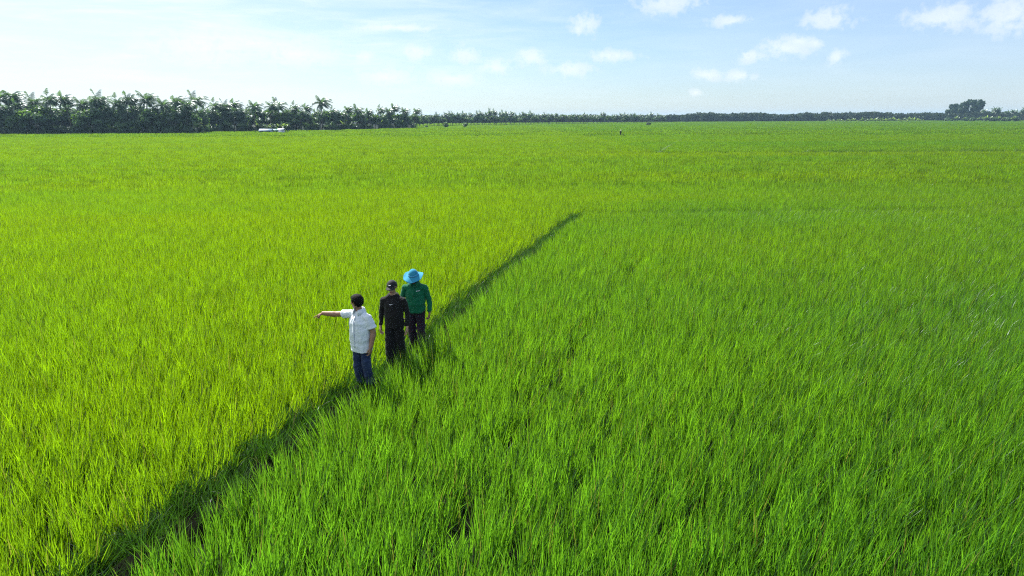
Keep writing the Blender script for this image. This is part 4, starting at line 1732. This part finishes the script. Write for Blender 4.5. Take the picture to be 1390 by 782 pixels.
hat = link_obj('sun_hat', cap_shell(HM3, 4, (.095, .110, .128), (0, .008, .016), lambda c: c.z > .012, CL_HAT, 'sun_hat', .005), p3)
rows = []
for tq in np.linspace(0, 1, 9):
    row = []
    for a in np.linspace(0, 2 * math.pi, 56, endpoint=False):
        rr = 1 + 0.0
        bx, by = .096 * math.cos(a), .111 * math.sin(a) + .008
        ex = .096 * tq
        wav = (.010 * math.sin(3 * a + .5) + .006 * math.sin(5 * a)) * tq
        row.append((bx + ex * math.cos(a), by + ex * math.sin(a), .022 - .042 * tq ** 1.1 + .034 * tq ** 2 * abs(math.cos(a)) - .030 * tq * max(0, -math.sin(a)) + wav))
    rows.append(row)
link_obj('brim', strip_mesh('brim', rows, CL_HAT, .004, HM3, True), hat)
CL_BAND = cloth_mat('blue_hat_band', (.07, .33, .56), .8, 420, .06)
rows = [[(1.02 * .095 * math.cos(a) * s_, 1.02 * .110 * math.sin(a) * s_ + .008, z_) for a in np.linspace(0, 2 * math.pi, 48, endpoint=False)] for (z_, s_) in ((.028, 1.012), (.044, 1.002), (.060, .975))]
link_obj('hat_band', strip_mesh('hat_band', rows, CL_BAND, .003, HM3, True), hat)
link_obj('hair', cap_shell(HM3, 4, (.082, .099, .098), (0, .014, .026), lambda c: c.z < .05 and c.z > -.045 and c.y > .0 and not (c.z < .0 and c.y < .035), HAIR, 'hair', -.008, .002, 5), p3)

p3.rotation_euler = (R(2.0), R(-0.3), R(-5))
boots(f3, p3)

# 4 ---- a far figure wading through the rice --------------------------------
f4 = Figure(.185, (.166, .114), (.156, .112), (.160, .115))
f4.legs = {-1: ((-.088, 0, .88), (-.092, -.06, .48), (-.092, -.06, .085)), 1: ((.088, 0, .88), (.096, .02, .47), (.095, .12, .10))}
f4.arms = {-1: ((-.186, .005, 1.332), (-.245, -.02, 1.090), (-.19, -.20, .98)), 1: ((.186, .005, 1.332), (.25, .0, 1.090), (.20, -.18, .97))}
f4.hands = [((-.19, -.20, .98), (.2, -.8, -.4), (.3, 0, -1), (1, 0, 0), hang), ((.20, -.18, .97), (-.2, -.8, -.4), (-.3, 0, -1), (-1, 0, 0), hang)]
HM4 = head_matrix((0, -.05, 1.570), 0, R(25))
body4 = f4.body(HM4, SKIN_C, .009)
q = pix(842.3, 183.4, 0.25)
p4 = place_person(body4, (q[0], q[1], FIELD_Z), R(30), 1.0, 'tiny far person in dark clothes and a pale hat standing in the rice', None)
CL_FAR = cloth_mat('dark_work_cloth', (.03, .035, .03), .9)
CL_STRAW = cloth_mat('pale_straw', (.62, .58, .46), .8)
link_obj('shirt', top_garment(f4, .84, (.182, .132), {-1: (1.9, .044), 1: (1.9, .044)}, CL_FAR, 'shirt', .016, .006, 45), p4)
link_obj('trousers', trousers(f4, CL_FAR, .04, 49, .026), p4)
rows = []
for tq in np.linspace(0, 1, 7):
    rows.append([((.004 + .22 * tq) * math.cos(a), (.004 + .22 * tq) * math.sin(a), .19 - .15 * tq) for a in np.linspace(0, 2 * math.pi, 32, endpoint=False)])
link_obj('conical_hat', strip_mesh('conical_hat', rows, CL_STRAW, .004, HM4, True), p4)


# ------------------------------------------------------------------ air
bm = bmesh.new()
bmesh.ops.create_cube(bm, size=1.0)
me = bpy.data.meshes.new('haze')
for v in bm.verts:
    v.co = Vector((v.co.x * 2 * 4100, v.co.y * 4200 + 1950, (v.co.z + 0.5) * 26 - 1.3))
bm.to_mesh(me)
bm.free()
m, nt, out = new_mat('haze_air')
k = NT(nt)
pv = k.n('ShaderNodeVolumePrincipled')
pv.inputs['Density'].default_value = 0.00016
pv.inputs['Color'].default_value = (0.50, 0.76, 1.0, 1)
pv.inputs['Anisotropy'].default_value = 0.2
k.link(pv.outputs[0], out.inputs['Volume'])
me.materials.append(m)
haze = link_obj('haze', me)
tag(haze, kind='stuff')

# ------------------------------------------------------------------ render settings
SC.render.engine = 'CYCLES'
SC.view_settings.view_transform = 'Standard'
SC.view_settings.look = 'None'
SC.view_settings.exposure = 0.93
SC.view_settings.gamma = 1.0
SC.view_settings.use_curve_mapping = False
cy = SC.cycles
cy.max_bounces = 6
cy.diffuse_bounces = 2
cy.glossy_bounces = 2
cy.transmission_bounces = 2
cy.volume_bounces = 0
cy.transparent_max_bounces = 8
cy.use_denoising = False
cy.filter_width = 1.15
cy.caustics_reflective = False
cy.caustics_refractive = False
